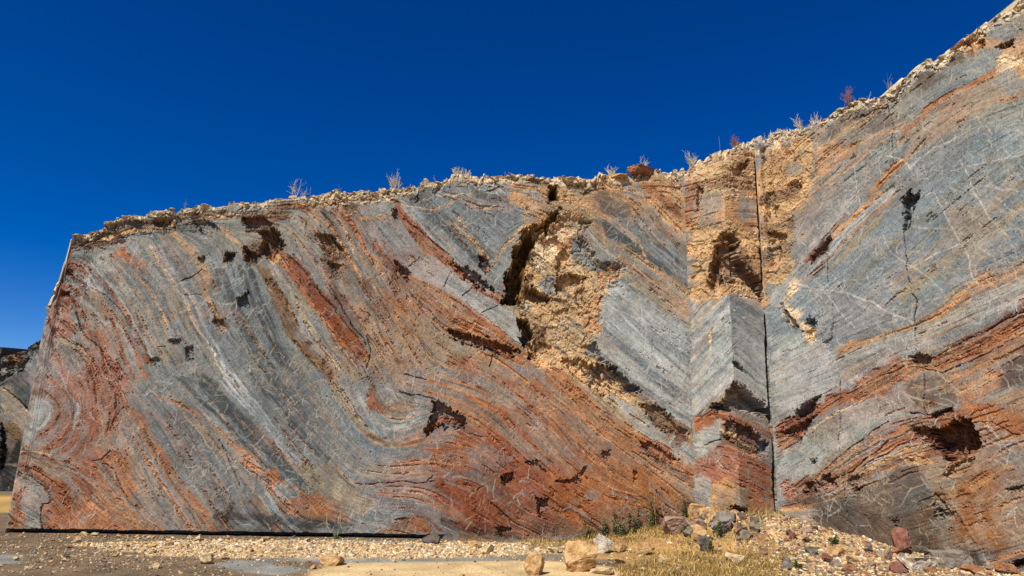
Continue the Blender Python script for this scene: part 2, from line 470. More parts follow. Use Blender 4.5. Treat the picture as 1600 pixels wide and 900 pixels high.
'P': """
P t 0 1 785 316 868 225 476 9 439
P y 0 -1 467 225 476 191 36 -11 32
P c 0 25 773 185 793 181 744 43 702
P r 0 126 784 176 803 167 763 124 762
P r 0 2 740 30 734 20 648 2 651
P o 0 101 698 120 702 172 683 164 638 117 658
P s 0 20 648 116 643 88 513 34 491 9 550
P y 0 11 606 39 616 41 504 6 480
P t 0 114 614 193 657 188 499 135 534
P n 0 52 600 115 629 181 526 159 482 107 530 56 544
P l 0 6 480 47 490 99 515 186 471 187 259 86 316 4 242
F bbgbl 20.0 6|8 412 97 488|3 306 89 374
F bgblb 20.0 6|99 488 187 458|90 368 185 297
S y 6.2 9 453 47 483
F ylysl 7.5 5|10 466 101 543|8 412 97 488
F ylcyl 6.2 7|5 306 90 394|2 235 85 316
F yllyl 6.2 7|91 374 188 310|86 316 187 259
S c 6.2 41 410 35 280
S l 6.2 77 433 71 317
P r 0 2 229 36 254 86 241 194 221 193 183 100 193 60 217 0 191
P o 0 2 235 61 241 47 216 1 204
F orkrot 5.0 7|42 248 194 218|60 223 193 183
P l 0 2 204 54 229 60 217 55 161 1 154
P k 0 66 223 128 218 169 182 158 163 114 162 70 180
F snksno 5.0 8|60 214 168 167|55 172 149 162
P g 0 151 221 185 195 179 133 149 157
P r 0 0 148 56 180 183 139 180 72 109 97 55 113 0 117
F roprkr 5.0 8|55 161 185 127|53 125 180 72
S p 10.0 50 137 128 120 161 96
P l 0 -1 123 31 124 40 59 -4 56
P t 0 36 112 79 108 75 38 26 34
P y 0 78 96 180 72 183 42 76 49
P o 0 101 97 168 78 158 60 107 67
P b 0 -2 92 29 82 28 58 -3 56
P k 0 73 67 90 70 131 55 122 44 72 47
H 40 8 77 622 117 615 127 595 59 599
H 28 8 58 592 112 597 132 615 126 588 77 566 51 572
H 26 8 50 565 111 579 146 549 181 526 181 485 125 518 75 528 46 517
H 18 8 35 519 90 541 106 509 48 504
H 35 5 86 314 187 256 186 246 87 254 49 251 39 257 60 273 76 298
H 12 5 67 229 128 224 170 188 159 167 115 166 65 192
H 12 5 87 355 111 344 119 332 88 342
H 30 5 74 69 98 68 136 54 122 42 73 45
H 8 6 30 734 43 717 28 676
H 8 7 28 604 37 574 29 547
H 10 7 106 772 166 801 153 760 114 752
C 75 20.0 191 795 187 686 190 628 186 499 188 458
C 75 18.8 188 472 188 390 186 284 186 208 184 133 181 48
C 6 1.8 20 179 56 192
C 3 1.2 7 235 24 254
V - 1.2 103 475 176 470
V - 1.2 18 438 72 474
V - 1.8 85 459 89 381
F szstsc 8.8 9|32 776 186 806|12 480 187 485
P s 0 21 648 41 659 66 612 40 477 13 480
P g 0 34 701 49 722 59 705 76 714 82 678 65 655 70 632 51 643 34 634
P b 0 123 691 140 715 158 700 182 711 171 674 147 660 150 646 124 659
P z 0 52 600 114 626 181 526 177 477 107 530 51 517
P l 0 7 359 93 434 85 316 2 242
P l 0 97 434 185 444 185 258 88 319
F lbll 10.0 5|5 306 89 374|2 242 85 316
F lbll 10.0 5|92 371 188 310|88 316 187 259
O t 30 25 788 210 850 187 485 13 480
O o 20 0 154 185 158 173 36 -5 32
""",
'R': """
P g 0 0 813 508 946 938 1071 892 719 -6 709
P b 0 -1 478 910 746 881 528 -14 291
P y 0 -10 65 865 405 831 141 -19 -60
P t 0 -1 792 161 847 148 797 110 679 -6 709
P c 0 -10 817 64 835 142 844 83 828 21 807
S r 11.8 82 813 50 787 19 776
P s 0 84 839 157 803 171 759 131 712 73 688 45 716
P r 0 10 794 52 802 39 770 13 767
S k 3.5 65 716 94 718
P g 0 60 774 99 772 96 742 62 742
P g 0 12 751 37 744 39 697 9 705
P d 0 152 846 242 871 283 865 274 773 220 811 176 807
F ydgtgbyt 10.6 10|113 717 200 779 279 828 345 858|148 806 222 830 282 855 324 877
P g 0 122 826 150 831 166 800 137 785
P t 0 148 797 191 782 206 758 168 721 131 712
F tgtbygyt 8.3 12|101 681 213 736 295 784 392 821|112 698 188 744 251 781 304 762
S t 4.7 172 769 216 774 251 781 282 773
P b 0 284 874 384 911 434 884 456 839 392 821 316 804 283 826
P d 0 324 881 363 884 374 855 343 840
P d 0 384 907 410 886 404 865 384 879
F ygtobgyg 9.4 12|222 649 332 735 421 774 487 774|297 765 347 811 427 824 462 836
P o 0 362 806 406 815 402 781 359 748 342 759
P y 0 304 762 369 803 443 818 476 787 420 765 346 730 300 718
P g 0 346 730 418 741 480 718 909 848 892 719 334 620 326 683
P b 0 403 729 479 710 463 586 382 607 378 694
F tosto 8.3 5|384 911 440 931 508 942 940 1087|427 878 467 878 500 880 931 1022
P t 0 410 918 455 946 508 944 941 1095 924 966 491 810 454 822 465 861 434 879
P g 0 438 918 467 927 506 930 938 1071 931 1022 486 873 462 885
P b 0 447 901 471 907 491 888 481 880
P c 0 464 852 495 839 492 819 454 826
S k 4.7 495 944 468 940 439 927
P g 0 454 826 480 824 491 806 487 774 456 786
P t 0 481 828 493 827 504 809 484 801
P t 0 11 727 75 710 110 680 70 646 45 578 19 553 4 478 -6 479
P g 0 48 686 73 690 90 656 69 631 50 636
P s 0 9 625 49 626 65 583 60 517 21 514 8 536
P k 0 6 590 37 594 40 569 14 559
S l 9.4 61 526 102 576 160 629 207 673
S t 7.1 101 557 148 594 213 644 247 662
F lbywyboytg 7.1 14|59 508 128 561 202 619 263 658|96 502 171 552 225 595 284 634
S y 10.6 157 541 198 579 234 607
S r 5.9 91 554 131 593 178 634
P n 0 101 566 144 595 138 573 104 547
F bbgbgb 28.3 8|75 468 215 579 340 672|239 419 355 495 477 576
F bgybg 21.2 6|246 486 366 588 438 634|278 438 390 509 475 561
P y 0 351 608 400 595 427 549 389 501 344 551
P l 0 21 509 70 525 77 495 57 470 13 467
P b 0 13 467 47 472 53 424 42 402 13 401
P l 0 8 401 90 420 119 346 140 301 61 288 4 268
P c 0 38 473 69 515 62 479 73 440 98 419 104 378 133 319 144 301 132 306 90 375 71 417 54 429 41 449
P g 0 105 500 205 475 276 414 197 390 139 387 106 400
P o 0 305 418 350 448 387 478 419 480 451 489 882 638 879 620 448 470 410 458 368 433 317 401 292 396
F todyotyg 5.9 12|162 359 236 394 310 398 382 439 880 623|138 370 197 390 275 406 351 456 883 653
S t 7.1 163 376 220 387 274 398
S t 9.4 301 411 349 440 399 475
F lgylylgyl 8.3 14|114 294 212 338 270 358 343 390 876 594|119 346 196 373 278 397 347 421 879 616
S l 10.6 157 309 216 338 270 358 342 382 442 422
P r 0 148 292 190 319 250 343 304 347 375 378 441 411 872 565 867 522 435 364 370 333 311 311 284 321 250 303 186 270 146 267
F krynkroynkrok 4.7 16|130 285 190 315 250 343 304 347 375 378 441 410 872 565|170 271 227 297 273 322 311 313 370 333 436 368 867 526
F okryk 4.7 5|297 347 375 376 441 408 872 565|296 336 372 356 438 390 870 547
S t 5.9 249 299 288 321 314 309 369 326 435 361 866 519
P l 0 2 239 8 329 134 321 140 295 105 284 59 260 7 241
F lyly 7.1 5|9 266 133 308|7 244 68 264 131 289
P r 0 12 239 83 276 131 291 168 294 179 281 136 258 92 238 54 200 7 173
P k 0 30 243 78 272 96 276 80 242
F rokronko 4.7 12|7 182 55 212 102 246 163 282|11 230 67 247 104 276 148 291
P l 0 8 160 44 178 64 212 82 221 128 254 179 277 209 271 259 254 250 238 220 231 180 208 128 167 75 128 8 126
P g 0 73 212 127 245 142 232 123 196 71 183
S c 3.5 82 216 136 253 179 277
P g 0 193 268 244 278 252 289 283 311 334 308 427 302 425 280 359 240 294 249 258 246
P d 0 252 289 282 303 327 301 342 262 314 252 266 254
P y 0 317 301 364 284 425 280 853 419 847 371 420 242 386 257 342 259
F dtgbtyog 15.3 8|327 305 369 328 433 352 865 510|347 251 394 275 855 433
P d 0 399 318 432 337 862 489 854 422 425 280 395 282
P o 0 342 262 385 250 419 235 416 211 362 218 351 229
P p 0 3 123 44 125 47 102 10 83
F lyrgorylk 5.9 13|47 102 111 154 171 192 235 231 293 245|66 124 103 162 180 204 235 235 328 255
P r 0 48 119 93 141 178 188 256 223 328 252 345 233 354 196 317 160 285 166 242 158 172 121 114 90 44 65 8 67 10 83
P k 0 57 119 101 134 116 114 81 96 47 98
F orlkyoprok 4.7 16|8 67 62 74 123 102 185 137 243 165 279 174|48 111 111 154 178 192 241 219 293 238
F orktsl 5.9 7|122 90 172 125 242 158 284 159|107 114 167 156 235 196 282 207
P s 0 236 169 265 177 291 159 284 155 239 158
S t 5.9 8 64 62 70 122 98 184 133 235 158
P k 0 255 215 342 233 351 204 346 189 307 160 280 185
S u 10.6 290 211 320 182
S u 10.6 305 226 335 204
P o 0 287 215 304 219 309 200 288 192
P c 0 303 145 319 149 325 139 302 136
P s 0 301 159 342 178 344 171 306 145
P d 0 65 63 106 93 172 121 235 154 269 147 279 115 279 50 198 6 146 7 109 34 81 48
P n 0 147 108 192 95 216 44 191 12 147 23
P d 0 219 146 262 147 280 122 271 100 229 97
S n 9.4 113 82 117 35
P y 0 266 151 294 159 307 123 309 88 299 59 283 86
P n 0 215 66 277 93 270 28 227 9
P n 0 310 124 349 161 411 169 839 310 821 171 362 14 335 35 308 74
O x 40 329 146 381 168 385 60 340 29
P g 0 354 196 403 204 411 169 408 149 361 154 344 168
P y 0 354 119 406 135 835 276 823 184 376 33 358 78
O x 40 312 117 333 132 341 90 349 50 324 54
P y 0 336 104 354 126 349 57 358 31 345 22 337 55
P g 0 366 147 838 303 833 263 375 120
S t 8.3 335 121 360 143 392 162
P o 0 391 250 851 405 848 381 394 228
P r 0 381 221 848 378 844 350 398 211
F ndydnd 7.1 10|60 54 108 30 146 7|105 89 150 57 184 8
P d 0 303 31 334 28 343 2 317 -8
S a 10.6 343 2 379 10 819 155
S t 5.9 344 12 369 25 394 35
H 25 5 280 633 295 649 297 631 311 645 296 609 286 603 281 626
H 10 3 281 604 290 602 286 585 280 578
H 14 6 81 430 91 442 102 432 100 409 90 420
H 10 6 38 478 55 442 72 422 62 418 45 434
H 8 5 71 413 98 414 96 392 88 402
H 14 8 12 594 42 593 43 573 19 558
H 12 8 23 683 43 688 37 674
H 12 8 14 634 58 619 52 601 28 616
H 10 6 101 562 144 595 138 575 104 549
H 14 6 267 346 280 351 297 343 292 328 278 329
H 5 2 113 386 131 391 122 380
H 22 8 30 243 78 270 96 278 87 244 58 243
H 10 10 10 213 57 238 93 242 54 200
H 8 5 73 162 86 164 81 154 75 155
H 8 10 57 119 110 138 116 114 55 99
H 10 6 142 135 157 132 155 112 144 115
H 22 6 290 243 325 256 320 246 303 241 289 240
H 45 9 283 215 312 226 342 233 353 207 350 193 330 182 314 160 302 167 287 189
H 14 9 256 219 291 222 290 185 264 200
H 14 8 281 90 306 84 308 74 287 69
H 6 6 280 122 291 101 303 87 299 59 278 71
H 8 5 314 160 342 175 309 145 299 141
H 10 5 215 33 230 42 221 23
H 6 5 204 65 218 67 210 55
H 10 6 381 120 405 128 404 118 386 114
H 14 6 368 15 392 21 391 11 355 4
H 20 8 460 874 483 875 482 864 466 867
H 12 8 413 907 427 906 422 898
H 10 8 429 900 443 898 441 885
H 8 10 66 726 96 732 94 708
C 4 0.7 282 851 278 790 278 753 280 715 280 652
C 4 1.2 131 703 178 733
C 6 0.5 280 569 279 518 279 480 280 455
C 6 2.1 280 455 284 442 279 414 280 401
C 5 1.2 280 397 279 357
C 4 1.2 109 382 133 392
C 4 1.2 138 468 132 393
C 5 1.2 138 573 130 505
C 5 0.7 136 321 134 258 131 196 134 155 130 91 129 59
C 8 1.4 75 128 128 167 171 196 217 231
C 6 1.4 255 246 286 243
C 6 1.4 351 229 373 227 398 212 416 209
C 6 1.5 91 121 155 148 217 196
C 6 1.4 167 148 231 188 268 200
C 5 1.3 29 101 91 113
C 4 1.2 281 311 278 234
C 4 1.2 290 126 298 101 314 74 335 35
C 6 1.4 147 288 189 307 229 321 252 327
C 7 1.4 297 339 374 371 440 400
C 7 1.4 302 323 371 348 437 382
C 6 1.4 284 321 311 310 369 331 435 364
V - 2.8 60 517 122 493 164 477 211 452 247 422 275 406
V - 2.6 336 638 351 583 361 547 376 499 376 475 384 458
V - 2.1 288 585 322 573 356 561
V - 1.9 243 578 255 544 279 514 312 479 327 456
V - 1.8 204 550 159 514 123 497
V - 1.8 243 622 336 638
V - 1.7 362 555 394 540 457 542
V - 1.7 371 603 404 566 428 556 456 530
V - 1.9 425 605 437 578 458 549
V - 1.4 371 541 415 496 450 482
V - 1.7 122 493 156 429 174 405
V - 1.4 108 651 66 593
V - 1.8 417 624 453 602
V - 1.7 368 672 473 665
V - 1.9 270 729 292 713 305 691
V - 1.7 305 695 345 723 382 728
V - 1.7 413 761 418 742 409 723
V - 1.7 450 583 460 564
V - 2.4 247 278 288 261 328 252
V - 1.9 313 302 332 285 345 259
V - 1.9 245 117 220 82
V - 1.7 264 136 273 122
V - 1.8 304 102 320 75 338 35 349 3
V - 1.7 368 113 399 81
V - 1.7 155 278 175 236
V - 2.1 280 280 312 286
S z 11.8 20 830 18 681 16 538
S s 9.4 30 811 34 662 34 549
P s 0 22 799 66 800 70 668 56 573 25 523 8 526
F zszc 7.1 6|18 725 81 722|11 525 43 547
H 8 6 16 726 33 721 34 662 17 659
H 8 6 16 609 37 619 39 562 17 552
S c 4.7 -6 108 -5 60
O o 25 323 336 436 368 389 -5 269 19
O o 22 24 134 265 164 230 25 54 41
O o 22 75 306 242 343 441 410 430 327 115 184
O t 22 32 841 209 838 154 647 27 550
O b 30 322 705 475 680 451 494 298 477
P l 0 16 362 120 391 149 302 45 245 10 239
O a 75 71 100 142 104 181 52 200 22 134 15 80 54
O a 50 212 44 289 31 359 19 339 -2 227 -6
O a 35 155 116 268 101 272 49 181 52
V - 1.4 46 438 79 356
V - 1.7 280 504 365 535 422 545
V - 1.5 334 714 408 739 480 725
V - 1.5 199 730 214 632 196 571
V - 1.5 382 686 408 583 443 496
V - 1.4 132 531 174 460 249 413
V - 1.4 89 472 154 501 236 500
O n 40 89 160 246 174 273 60 209 12 91 44
O d 35 48 111 224 163 266 80 230 25 102 34
O a 40 267 90 361 39 356 0 239 16
O x 35 311 144 376 166 371 49 309 43
O n 30 283 239 419 236 405 128 297 102
O d 25 169 823 404 881 375 802 184 707
O t 20 174 879 408 918 464 892 309 787 162 741
O r 22 31 232 262 330 438 389 430 327 278 284 40 183
O x 25 212 252 425 287 413 187 323 165 206 196
""",
'B': """
P d 0 85 737 1240 849 1353 -64 260 -66
P v 0 504 422 682 463 797 524 921 560 941 425 801 439 755 371 702 347 524 317
P n 0 686 444 739 469 763 437 712 402
P b 0 759 437 817 463 842 310 794 308
P y 0 706 326 731 348 777 297 811 266 815 181 724 220
P d 0 717 369 755 371 801 266 773 264
P n 0 721 241 784 201 810 160 828 -4 764 -5
P a 0 726 210 745 190 768 97 791 160 823 57 800 -5 764 -5
P y 0 747 92 793 89 795 81 748 82
P s 0 718 479 762 499 764 488 723 468
P l 0 761 448 783 456 781 447 763 439
H 22 16 504 422 682 463 797 524 796 472 751 393 701 358 520 338
H 20 8 724 220 741 189 764 87 753 56
C 8 4.0 714 333 758 296 801 266
S c 4.0 716 326 759 289 802 259
"""
}
ROCKS = [
(1.084, 10.259, -0.0, 0.529, 0.431, 'tan', 'boulder', 'largest tan boulder with pitted brown right side near the bottom centre'),
(0.405, 9.909, -0.001, 0.322, 0.284, 'tan', 'boulder', 'tan boulder with dark right face at the lower edge, just left of the largest boulder'),
(1.36, 10.038, -0.0, 0.345, 0.086, 'cream', 'rock_slab', 'flat cream slab lying right of the largest tan boulder'),
(0.831, 12.095, 0.002, 0.277, 0.081, 'cream', 'rock_slab', 'thin cream slab on gravel left of the largest tan boulder'),
(1.669, 12.138, 0.015, 0.348, 0.324, 'white', 'boulder', 'whitish peaked boulder in dry grass behind the largest boulder'),
(1.933, 12.182, 0.026, 0.302, 0.233, 'tan', 'boulder', 'tan boulder touching the right side of the whitish peaked one'),
(2.835, 14.423, 0.244, 0.33, 0.275, 'tan', 'boulder', 'rounded tan boulder under the tall weeds left of the heap'),
(2.396, 11.064, 0.011, 0.127, 0.148, 'cream', 'boulder', 'small cream standing stone in dry grass left of the heap foot'),
(2.275, 11.841, 0.029, 0.271, 0.226, 'tan', 'boulder', 'tan and grey boulder half sunk in grass left of the small cream standing stone'),
(1.745, 11.132, 0.004, 0.213, 0.085, 'tan', 'boulder', 'low tan rock between the largest boulder and the cream standing stone'),
(3.499, 10.982, 0.029, 0.315, 0.178, 'cream', 'boulder', 'angular cream boulder on the grassy slope below the heap'),
(-2.493, 10.285, -0.0, 0.373, 0.128, 'tan', 'rock_slab', 'wide tan slab on the sandy strip, alone in the centre left'),
(-2.637, 9.991, -0.0, 0.086, 0.057, 'tan', 'loose_stone', 'small tan stone just left of the wide tan slab'),
(-4.183, 10.146, -0.001, 0.184, 0.155, 'cream', 'boulder', 'cream boulder on gravel beside the grey rock floor patch'),
(-1.357, 12.867, -0.0, 0.344, 0.197, 'dark', 'boulder', 'dark purple grey boulder lying against the sawn wall foot'),
(-5.298, 12.394, -0.001, 0.166, 0.118, 'cream', 'loose_stone', 'cream stone near the sawn slot, left part of the wall'),
(-0.291, 11.782, -0.001, 0.225, 0.157, 'cream', 'boulder', 'cream rock with tilted faces on the pale gravel band right of the dark boulder'),
(-0.533, 12.507, -0.0, 0.215, 0.119, 'tan', 'loose_stone', 'tan stone left of the tilted cream rock'),
(-1.642, 10.707, -0.0, 0.102, 0.061, 'cream', 'loose_stone', 'cream stone at the edge of the sandy strip'),
(3.427, 14.189, 0.424, 0.352, 0.379, 'brownish', 'boulder', 'brown blocky boulder on top of the heap at the wall corner'),
(3.713, 13.924, 0.502, 0.425, 0.266, 'tan', 'rock_slab', 'tilted tan slab leaning on the heap beside the brown blocky boulder'),
(3.784, 13.237, 0.427, 0.43, 0.278, 'tan', 'boulder', 'broad tan boulder under the tilted slab on the heap'),
(3.785, 12.642, 0.291, 0.362, 0.434, 'grey', 'boulder', 'rough grey boulder at the right end of the heap'),
(3.091, 12.937, 0.221, 0.469, 0.321, 'pinkish', 'boulder', 'pinkish grey boulder forming the left side of the heap'),
(3.232, 12.688, 0.21, 0.266, 0.17, 'grey', 'boulder', 'grey boulder below the middle of the heap'),
(3.299, 12.359, 0.167, 0.189, 0.106, 'brownish', 'loose_stone', 'brown flat stone in the front of the heap'),
(3.301, 11.911, 0.102, 0.273, 0.25, 'dark', 'boulder', 'dark grey boulder behind green weeds at the heap foot'),
(6.684, 12.051, 0.1, 0.322, 0.437, 'red', 'boulder', 'upright red boulder with pale veins at the foot of the right wall'),
(7.058, 12.128, 0.077, 0.301, 0.162, 'dark', 'boulder', 'dark grey boulder squeezed between the red boulder and the wavy one'),
(7.237, 12.127, 0.062, 0.301, 0.232, 'grey', 'boulder', 'grey wavy boulder with a red stripe behind the big slabs'),
(6.193, 10.74, 0.011, 0.574, 0.226, 'white', 'rock_slab', 'large cream white slab at the lower right'),
(7.023, 11.238, 0.014, 0.687, 0.279, 'grey', 'rock_slab', 'largest grey slab sloping down at the lower right'),
(6.378, 11.148, 0.023, 0.192, 0.096, 'dark', 'loose_stone', 'small dark stone sitting on the cream white slab'),
(6.994, 10.783, 0.004, 0.35, 0.144, 'orange', 'boulder', 'orange brown rock at the lower edge right of the grey slab'),
(7.595, 10.881, 0.002, 0.395, 0.166, 'orange', 'boulder', 'orange rock at the lower right corner'),
(8.126, 11.703, 0.005, 0.38, 0.156, 'grey', 'rock_slab', 'grey block behind the orange corner rock'),
(6.17, 11.696, 0.079, 0.179, 0.156, 'pinkish', 'loose_stone', 'pink stone left of the upright red boulder'),
(5.744, 10.611, 0.013, 0.223, 0.182, 'red', 'boulder', 'red angular stone left of the cream white slab'),
(5.59, 11.028, 0.033, 0.147, 0.116, 'pinkish', 'loose_stone', 'pinkish stone in the rubble between the rust stone and the red boulder'),
(5.074, 10.594, 0.018, 0.202, 0.121, 'orange', 'loose_stone', 'rust coloured stone near the lower edge of the right rubble'),
(5.012, 11.242, 0.061, 0.172, 0.14, 'red', 'loose_stone', 'rust red block in the middle of the right rubble'),
(4.936, 11.651, 0.115, 0.222, 0.133, 'grey', 'rock_slab', 'long grey tilted slab on the right rubble slope'),
(5.12, 12.205, 0.227, 0.21, 0.093, 'dark', 'loose_stone', 'dark flat stone on the rubble under the wall corner'),
(4.943, 12.398, 0.282, 0.166, 0.095, 'red', 'loose_stone', 'red stone high on the rubble slope right of the heap'),
(5.312, 11.578, 0.095, 0.287, 0.166, 'tan', 'boulder', 'tan block above the rust red block on the right rubble'),
(4.124, 10.614, 0.02, 0.203, 0.142, 'grey', 'boulder', 'grey boulder at the lower edge of the grassy slope'),
(4.427, 11.216, 0.061, 0.107, 0.086, 'cream', 'loose_stone', 'bright cream stone between grey stones on the right slope'),
(4.998, 10.924, 0.036, 0.167, 0.136, 'grey', 'loose_stone', 'grey stone below the rust red block'),
(4.308, 11.166, 0.057, 0.107, 0.128, 'grey', 'loose_stone', 'narrow grey stone standing beside the bright cream one'),
(-6.109, 9.338, -0.0, 0.089, 0.053, 'cream', 'loose_stone', 'pale stone at the lower left corner of the gravel floor'),
(-6.784, 10.089, -0.001, 0.096, 0.058, 'cream', 'loose_stone', 'pale stone at the far left edge of the gravel floor'),
(-6.105, 10.079, -0.001, 0.115, 0.058, 'cream', 'loose_stone', 'long pale stone on the dark gravel at left'),
(-4.668, 9.75, -0.001, 0.112, 0.074, 'cream', 'loose_stone', 'tilted pale stone on the dark gravel left of the cream boulder'),
(-6.293, 10.403, -0.0, 0.089, 0.05, 'dark', 'loose_stone', 'flat dark stone beside the long pale stone at left')]
RIM_PLANTS = [
('L', 2.288, 6.303, 0.2, 'stalk', 'two thin bare stalks at the left end of the rim'),
('L', 4.48, 6.717, 0.375, 'bare', 'wide leafless shrub with thin branches left of centre on the rim'),
('L', 4.778, 6.747, 0.25, 'stalk', 'short dry stalk right of the leafless shrub'),
('L', 5.376, 6.838, 0.175, 'stalk', 'very faint dry stalks between the leafless shrub and the pale bushy one'),
('L', 6.458, 6.956, 0.325, 'bush', 'pale dry bush standing on the rim over the left wall'),
('L', 6.938, 7.026, 0.15, 'tuft', 'low dry tuft right of the pale dry bush'),
('L', 7.414, 7.228, 0.15, 'stalk', 'small dry sprig on the rise of the rim'),
('L', 7.818, 7.339, 0.188, 'bush', 'low pale bush on the crest of the rim'),
('L', 8.008, 7.364, 0.188, 'tuft', 'dry tuft close right of the low pale bush on the crest'),
('L', 8.833, 7.412, 0.175, 'stalk', 'single short stalk above the dark folded rock'),
('L', 11.198, 7.52, 0.25, 'bush', 'small rounded dry shrub left of the overhanging red slab'),
('L', 11.869, 7.634, 0.3, 'bare', 'forked leafless branches behind the red slab'),
('P', 0.181, 7.847, 0.3, 'bush', 'dense grey dry bush at the top of the wall corner'),
('P', 0.829, 7.977, 0.35, 'stalk', 'tall thin stalk on the sandy crest above the pillar'),
('P', 1.346, 8.225, 0.2, 'bush', 'reddish small bush above the pillar'),
('R', 0.15, 8.516, 0.2, 'stalk', 'brown sprig above the saw cut'),
('R', 1.076, 8.527, 0.3, 'bare', 'thin bare bush left of the tall dry tuft'),
('R', 1.401, 8.513, 0.25, 'tuft', 'tall dense dry tuft on the slope of the right wall'),
('R', 2.108, 8.624, 0.3, 'bush', 'rust brown bushy shrub on the rising rim'),
('R', 2.478, 8.649, 0.15, 'stalk', 'single twig between the rust shrub and the twin stalks'),
('R', 2.795, 8.634, 0.3, 'stalk', 'tall upright twin stalks highest on the rim'),
('R', 0.403, 8.507, 0.113, 'tuft', 'low dry grass tufts in a row on the sandy rim above the right wall'),
('R', 0.551, 8.517, 0.113, 'tuft', 'low dry grass tufts in a row on the sandy rim above the right wall'),
('R', 0.682, 8.532, 0.113, 'tuft', 'low dry grass tufts in a row on the sandy rim above the right wall'),
('R', 0.811, 8.546, 0.113, 'tuft', 'low dry grass tufts in a row on the sandy rim above the right wall')]
WEEDS = [
(3.018, 15.005, 0.241, 0.816, 'tall green weed in front of the orange foot of the left wall'),
(2.959, 14.033, 0.285, 1.0, 'tallest dry thin stalk left of the heap'),
(3.579, 14.387, 0.459, 0.566, 'leafy green weed growing behind the heap at the corner'),
(2.134, 14.047, 0.099, 0.579, 'green weed right of the dark stained hollow'),
(1.922, 14.049, 0.071, 0.474, 'green weed farthest left in the clump at the wall'),
(2.245, 13.735, 0.113, 0.515, 'bushy green weed in the middle of the clump'),
(2.446, 13.833, 0.153, 0.622, 'slender weed with pale stem between clump and tall weed'),
(3.706, 12.606, 0.272, 0.402, 'green weed growing over the grey boulder'),
(3.338, 11.751, 0.085, 0.33, 'green weed in front of the dark boulder at the heap foot'),
(-3.319, 14.045, -0.001, 0.211, 'pale dry sprig against the black stain at the wall foot'),
(1.633, 14.246, 0.042, 0.401, 'thin green weed left of the clump'),
(5.594, 12.293, 0.227, 0.184, 'small green plant at the dark foot of the right wall'),
(4.335, 10.761, 0.028, 0.141, 'tiny green plant beside the grey stones at right')]
GROUND_PATCHES = [('cream', [-7.17, 11.79, -5.19, 12.77, -1.06, 13.28, 1.29, 13.35, 2.23, 12.05, 1.12, 11.59, -1.81, 10.86, -3.88, 10.79, -5.14, 10.84]), ('cream', [-5.23, 11.23, -3.84, 11.76, -3.52, 10.84, -4.59, 10.67]), ('sand', [-2.66, 10.49, -1.62, 10.89, 0.69, 11.25, 1.77, 10.57, 1.41, 7.71, -2.2, 7.33, -2.66, 9.83]), ('slab', [-4.13, 10.26, -4.01, 10.64, -3.4, 10.49, -2.69, 9.93, -2.87, 9.41, -3.44, 9.62, -3.88, 9.86]), ('slab', [-3.7, 10.81, -2.62, 11.05, -1.46, 11.11, 0.73, 11.87, 0.8, 11.4, -0.86, 10.89, -2.13, 10.57, -3.62, 10.58]), ('slab', [-7.6, 10.44, -7.1, 10.65, -6.58, 9.89, -6.97, 9.62]), ('slab', [-3.08, 12.9, -1.75, 13.15, -1.71, 12.89, -3.02, 12.64]), ('grey', [-0.11, 12.1, 0.95, 11.98, 1.96, 11.72, 1.67, 11.15, 0.69, 11.25, -0.1, 11.26]), ('yellow', [0.11, 13.51, 2.71, 14.62, 4.04, 13.86, 4.6, 11.6, 3.36, 8.56, 1.68, 8.37, 1.67, 11.15, 0.75, 12.25]), ('ochre', [-19.96, 20.45, -14.1, 21.53, -11.0, 16.9, -15.22, 15.69])]

# sunlit tone -> base colour, with relief along bedding (cm) and broken-rock relief (cm)
ALB = 0.74
PAL = {'g': (137,138,130,.05,.06), 'b': (126,135,134,.05,.06), 'l': (170,172,162,.05,.05), 'w': (180,185,183,.05,.05), 'd': (76,82,80,.06,.10),
 'y': (160,144,118,.08,.10), 't': (208,160,108,.10,.5), 'c': (232,204,156,.15,1.0), 'o': (178,118,74,.16,.15), 'r': (150,88,58,.22,.25),
 'u': (130,68,36,.2,.2), 'p': (166,120,96,.08,.12), 'k': (92,56,42,.5,1.0), 'n': (124,94,62,.15,.12), 'a': (40,39,34,.06,.1),
 'z': (128,102,78,.5,2.2), 'v': (108,108,98,.4,1.6), 's': (216,176,122,.2,1.7), 'x': (172,106,50,.08,.12)}
def lin(c):
    c = np.asarray(c, float) / 255.; return np.where(c <= .04045, c / 12.92, ((c + .055) / 1.055) ** 2.4)
def sat(c, k):
    m = c.mean(); return np.clip(m + (c - m) * k, 0, 1)

# ------------------------------------------------------------------ noise on arrays
def vnoise(ny, nx, cy, cx, rng):
    L = rng.random((int(ny / cy) + 4, int(nx / cx) + 4)).astype(np.float32) * 2 - 1
    y = np.arange(ny) / cy + rng.random(); x = np.arange(nx) / cx + rng.random()
    yi = y.astype(int); xi = x.astype(int); fy = y - yi; fx = x - xi
    fy = (fy * fy * (3 - 2 * fy))[:, None].astype(np.float32); fx = (fx * fx * (3 - 2 * fx))[None, :].astype(np.float32)
    A = L[yi][:, xi]; B = L[yi][:, xi + 1]; C = L[yi + 1][:, xi]; D = L[yi + 1][:, xi + 1]
    return (A * (1 - fx) + B * fx) * (1 - fy) + (C * (1 - fx) + D * fx) * fy
def fbm(ny, nx, c, rng, o=4, g=.5):
    r = 0; a = 1
    for i in range(o): r = r + a * vnoise(ny, nx, max(c, 1.01), max(c, 1.01), rng); a *= g; c /= 2.03
    return r
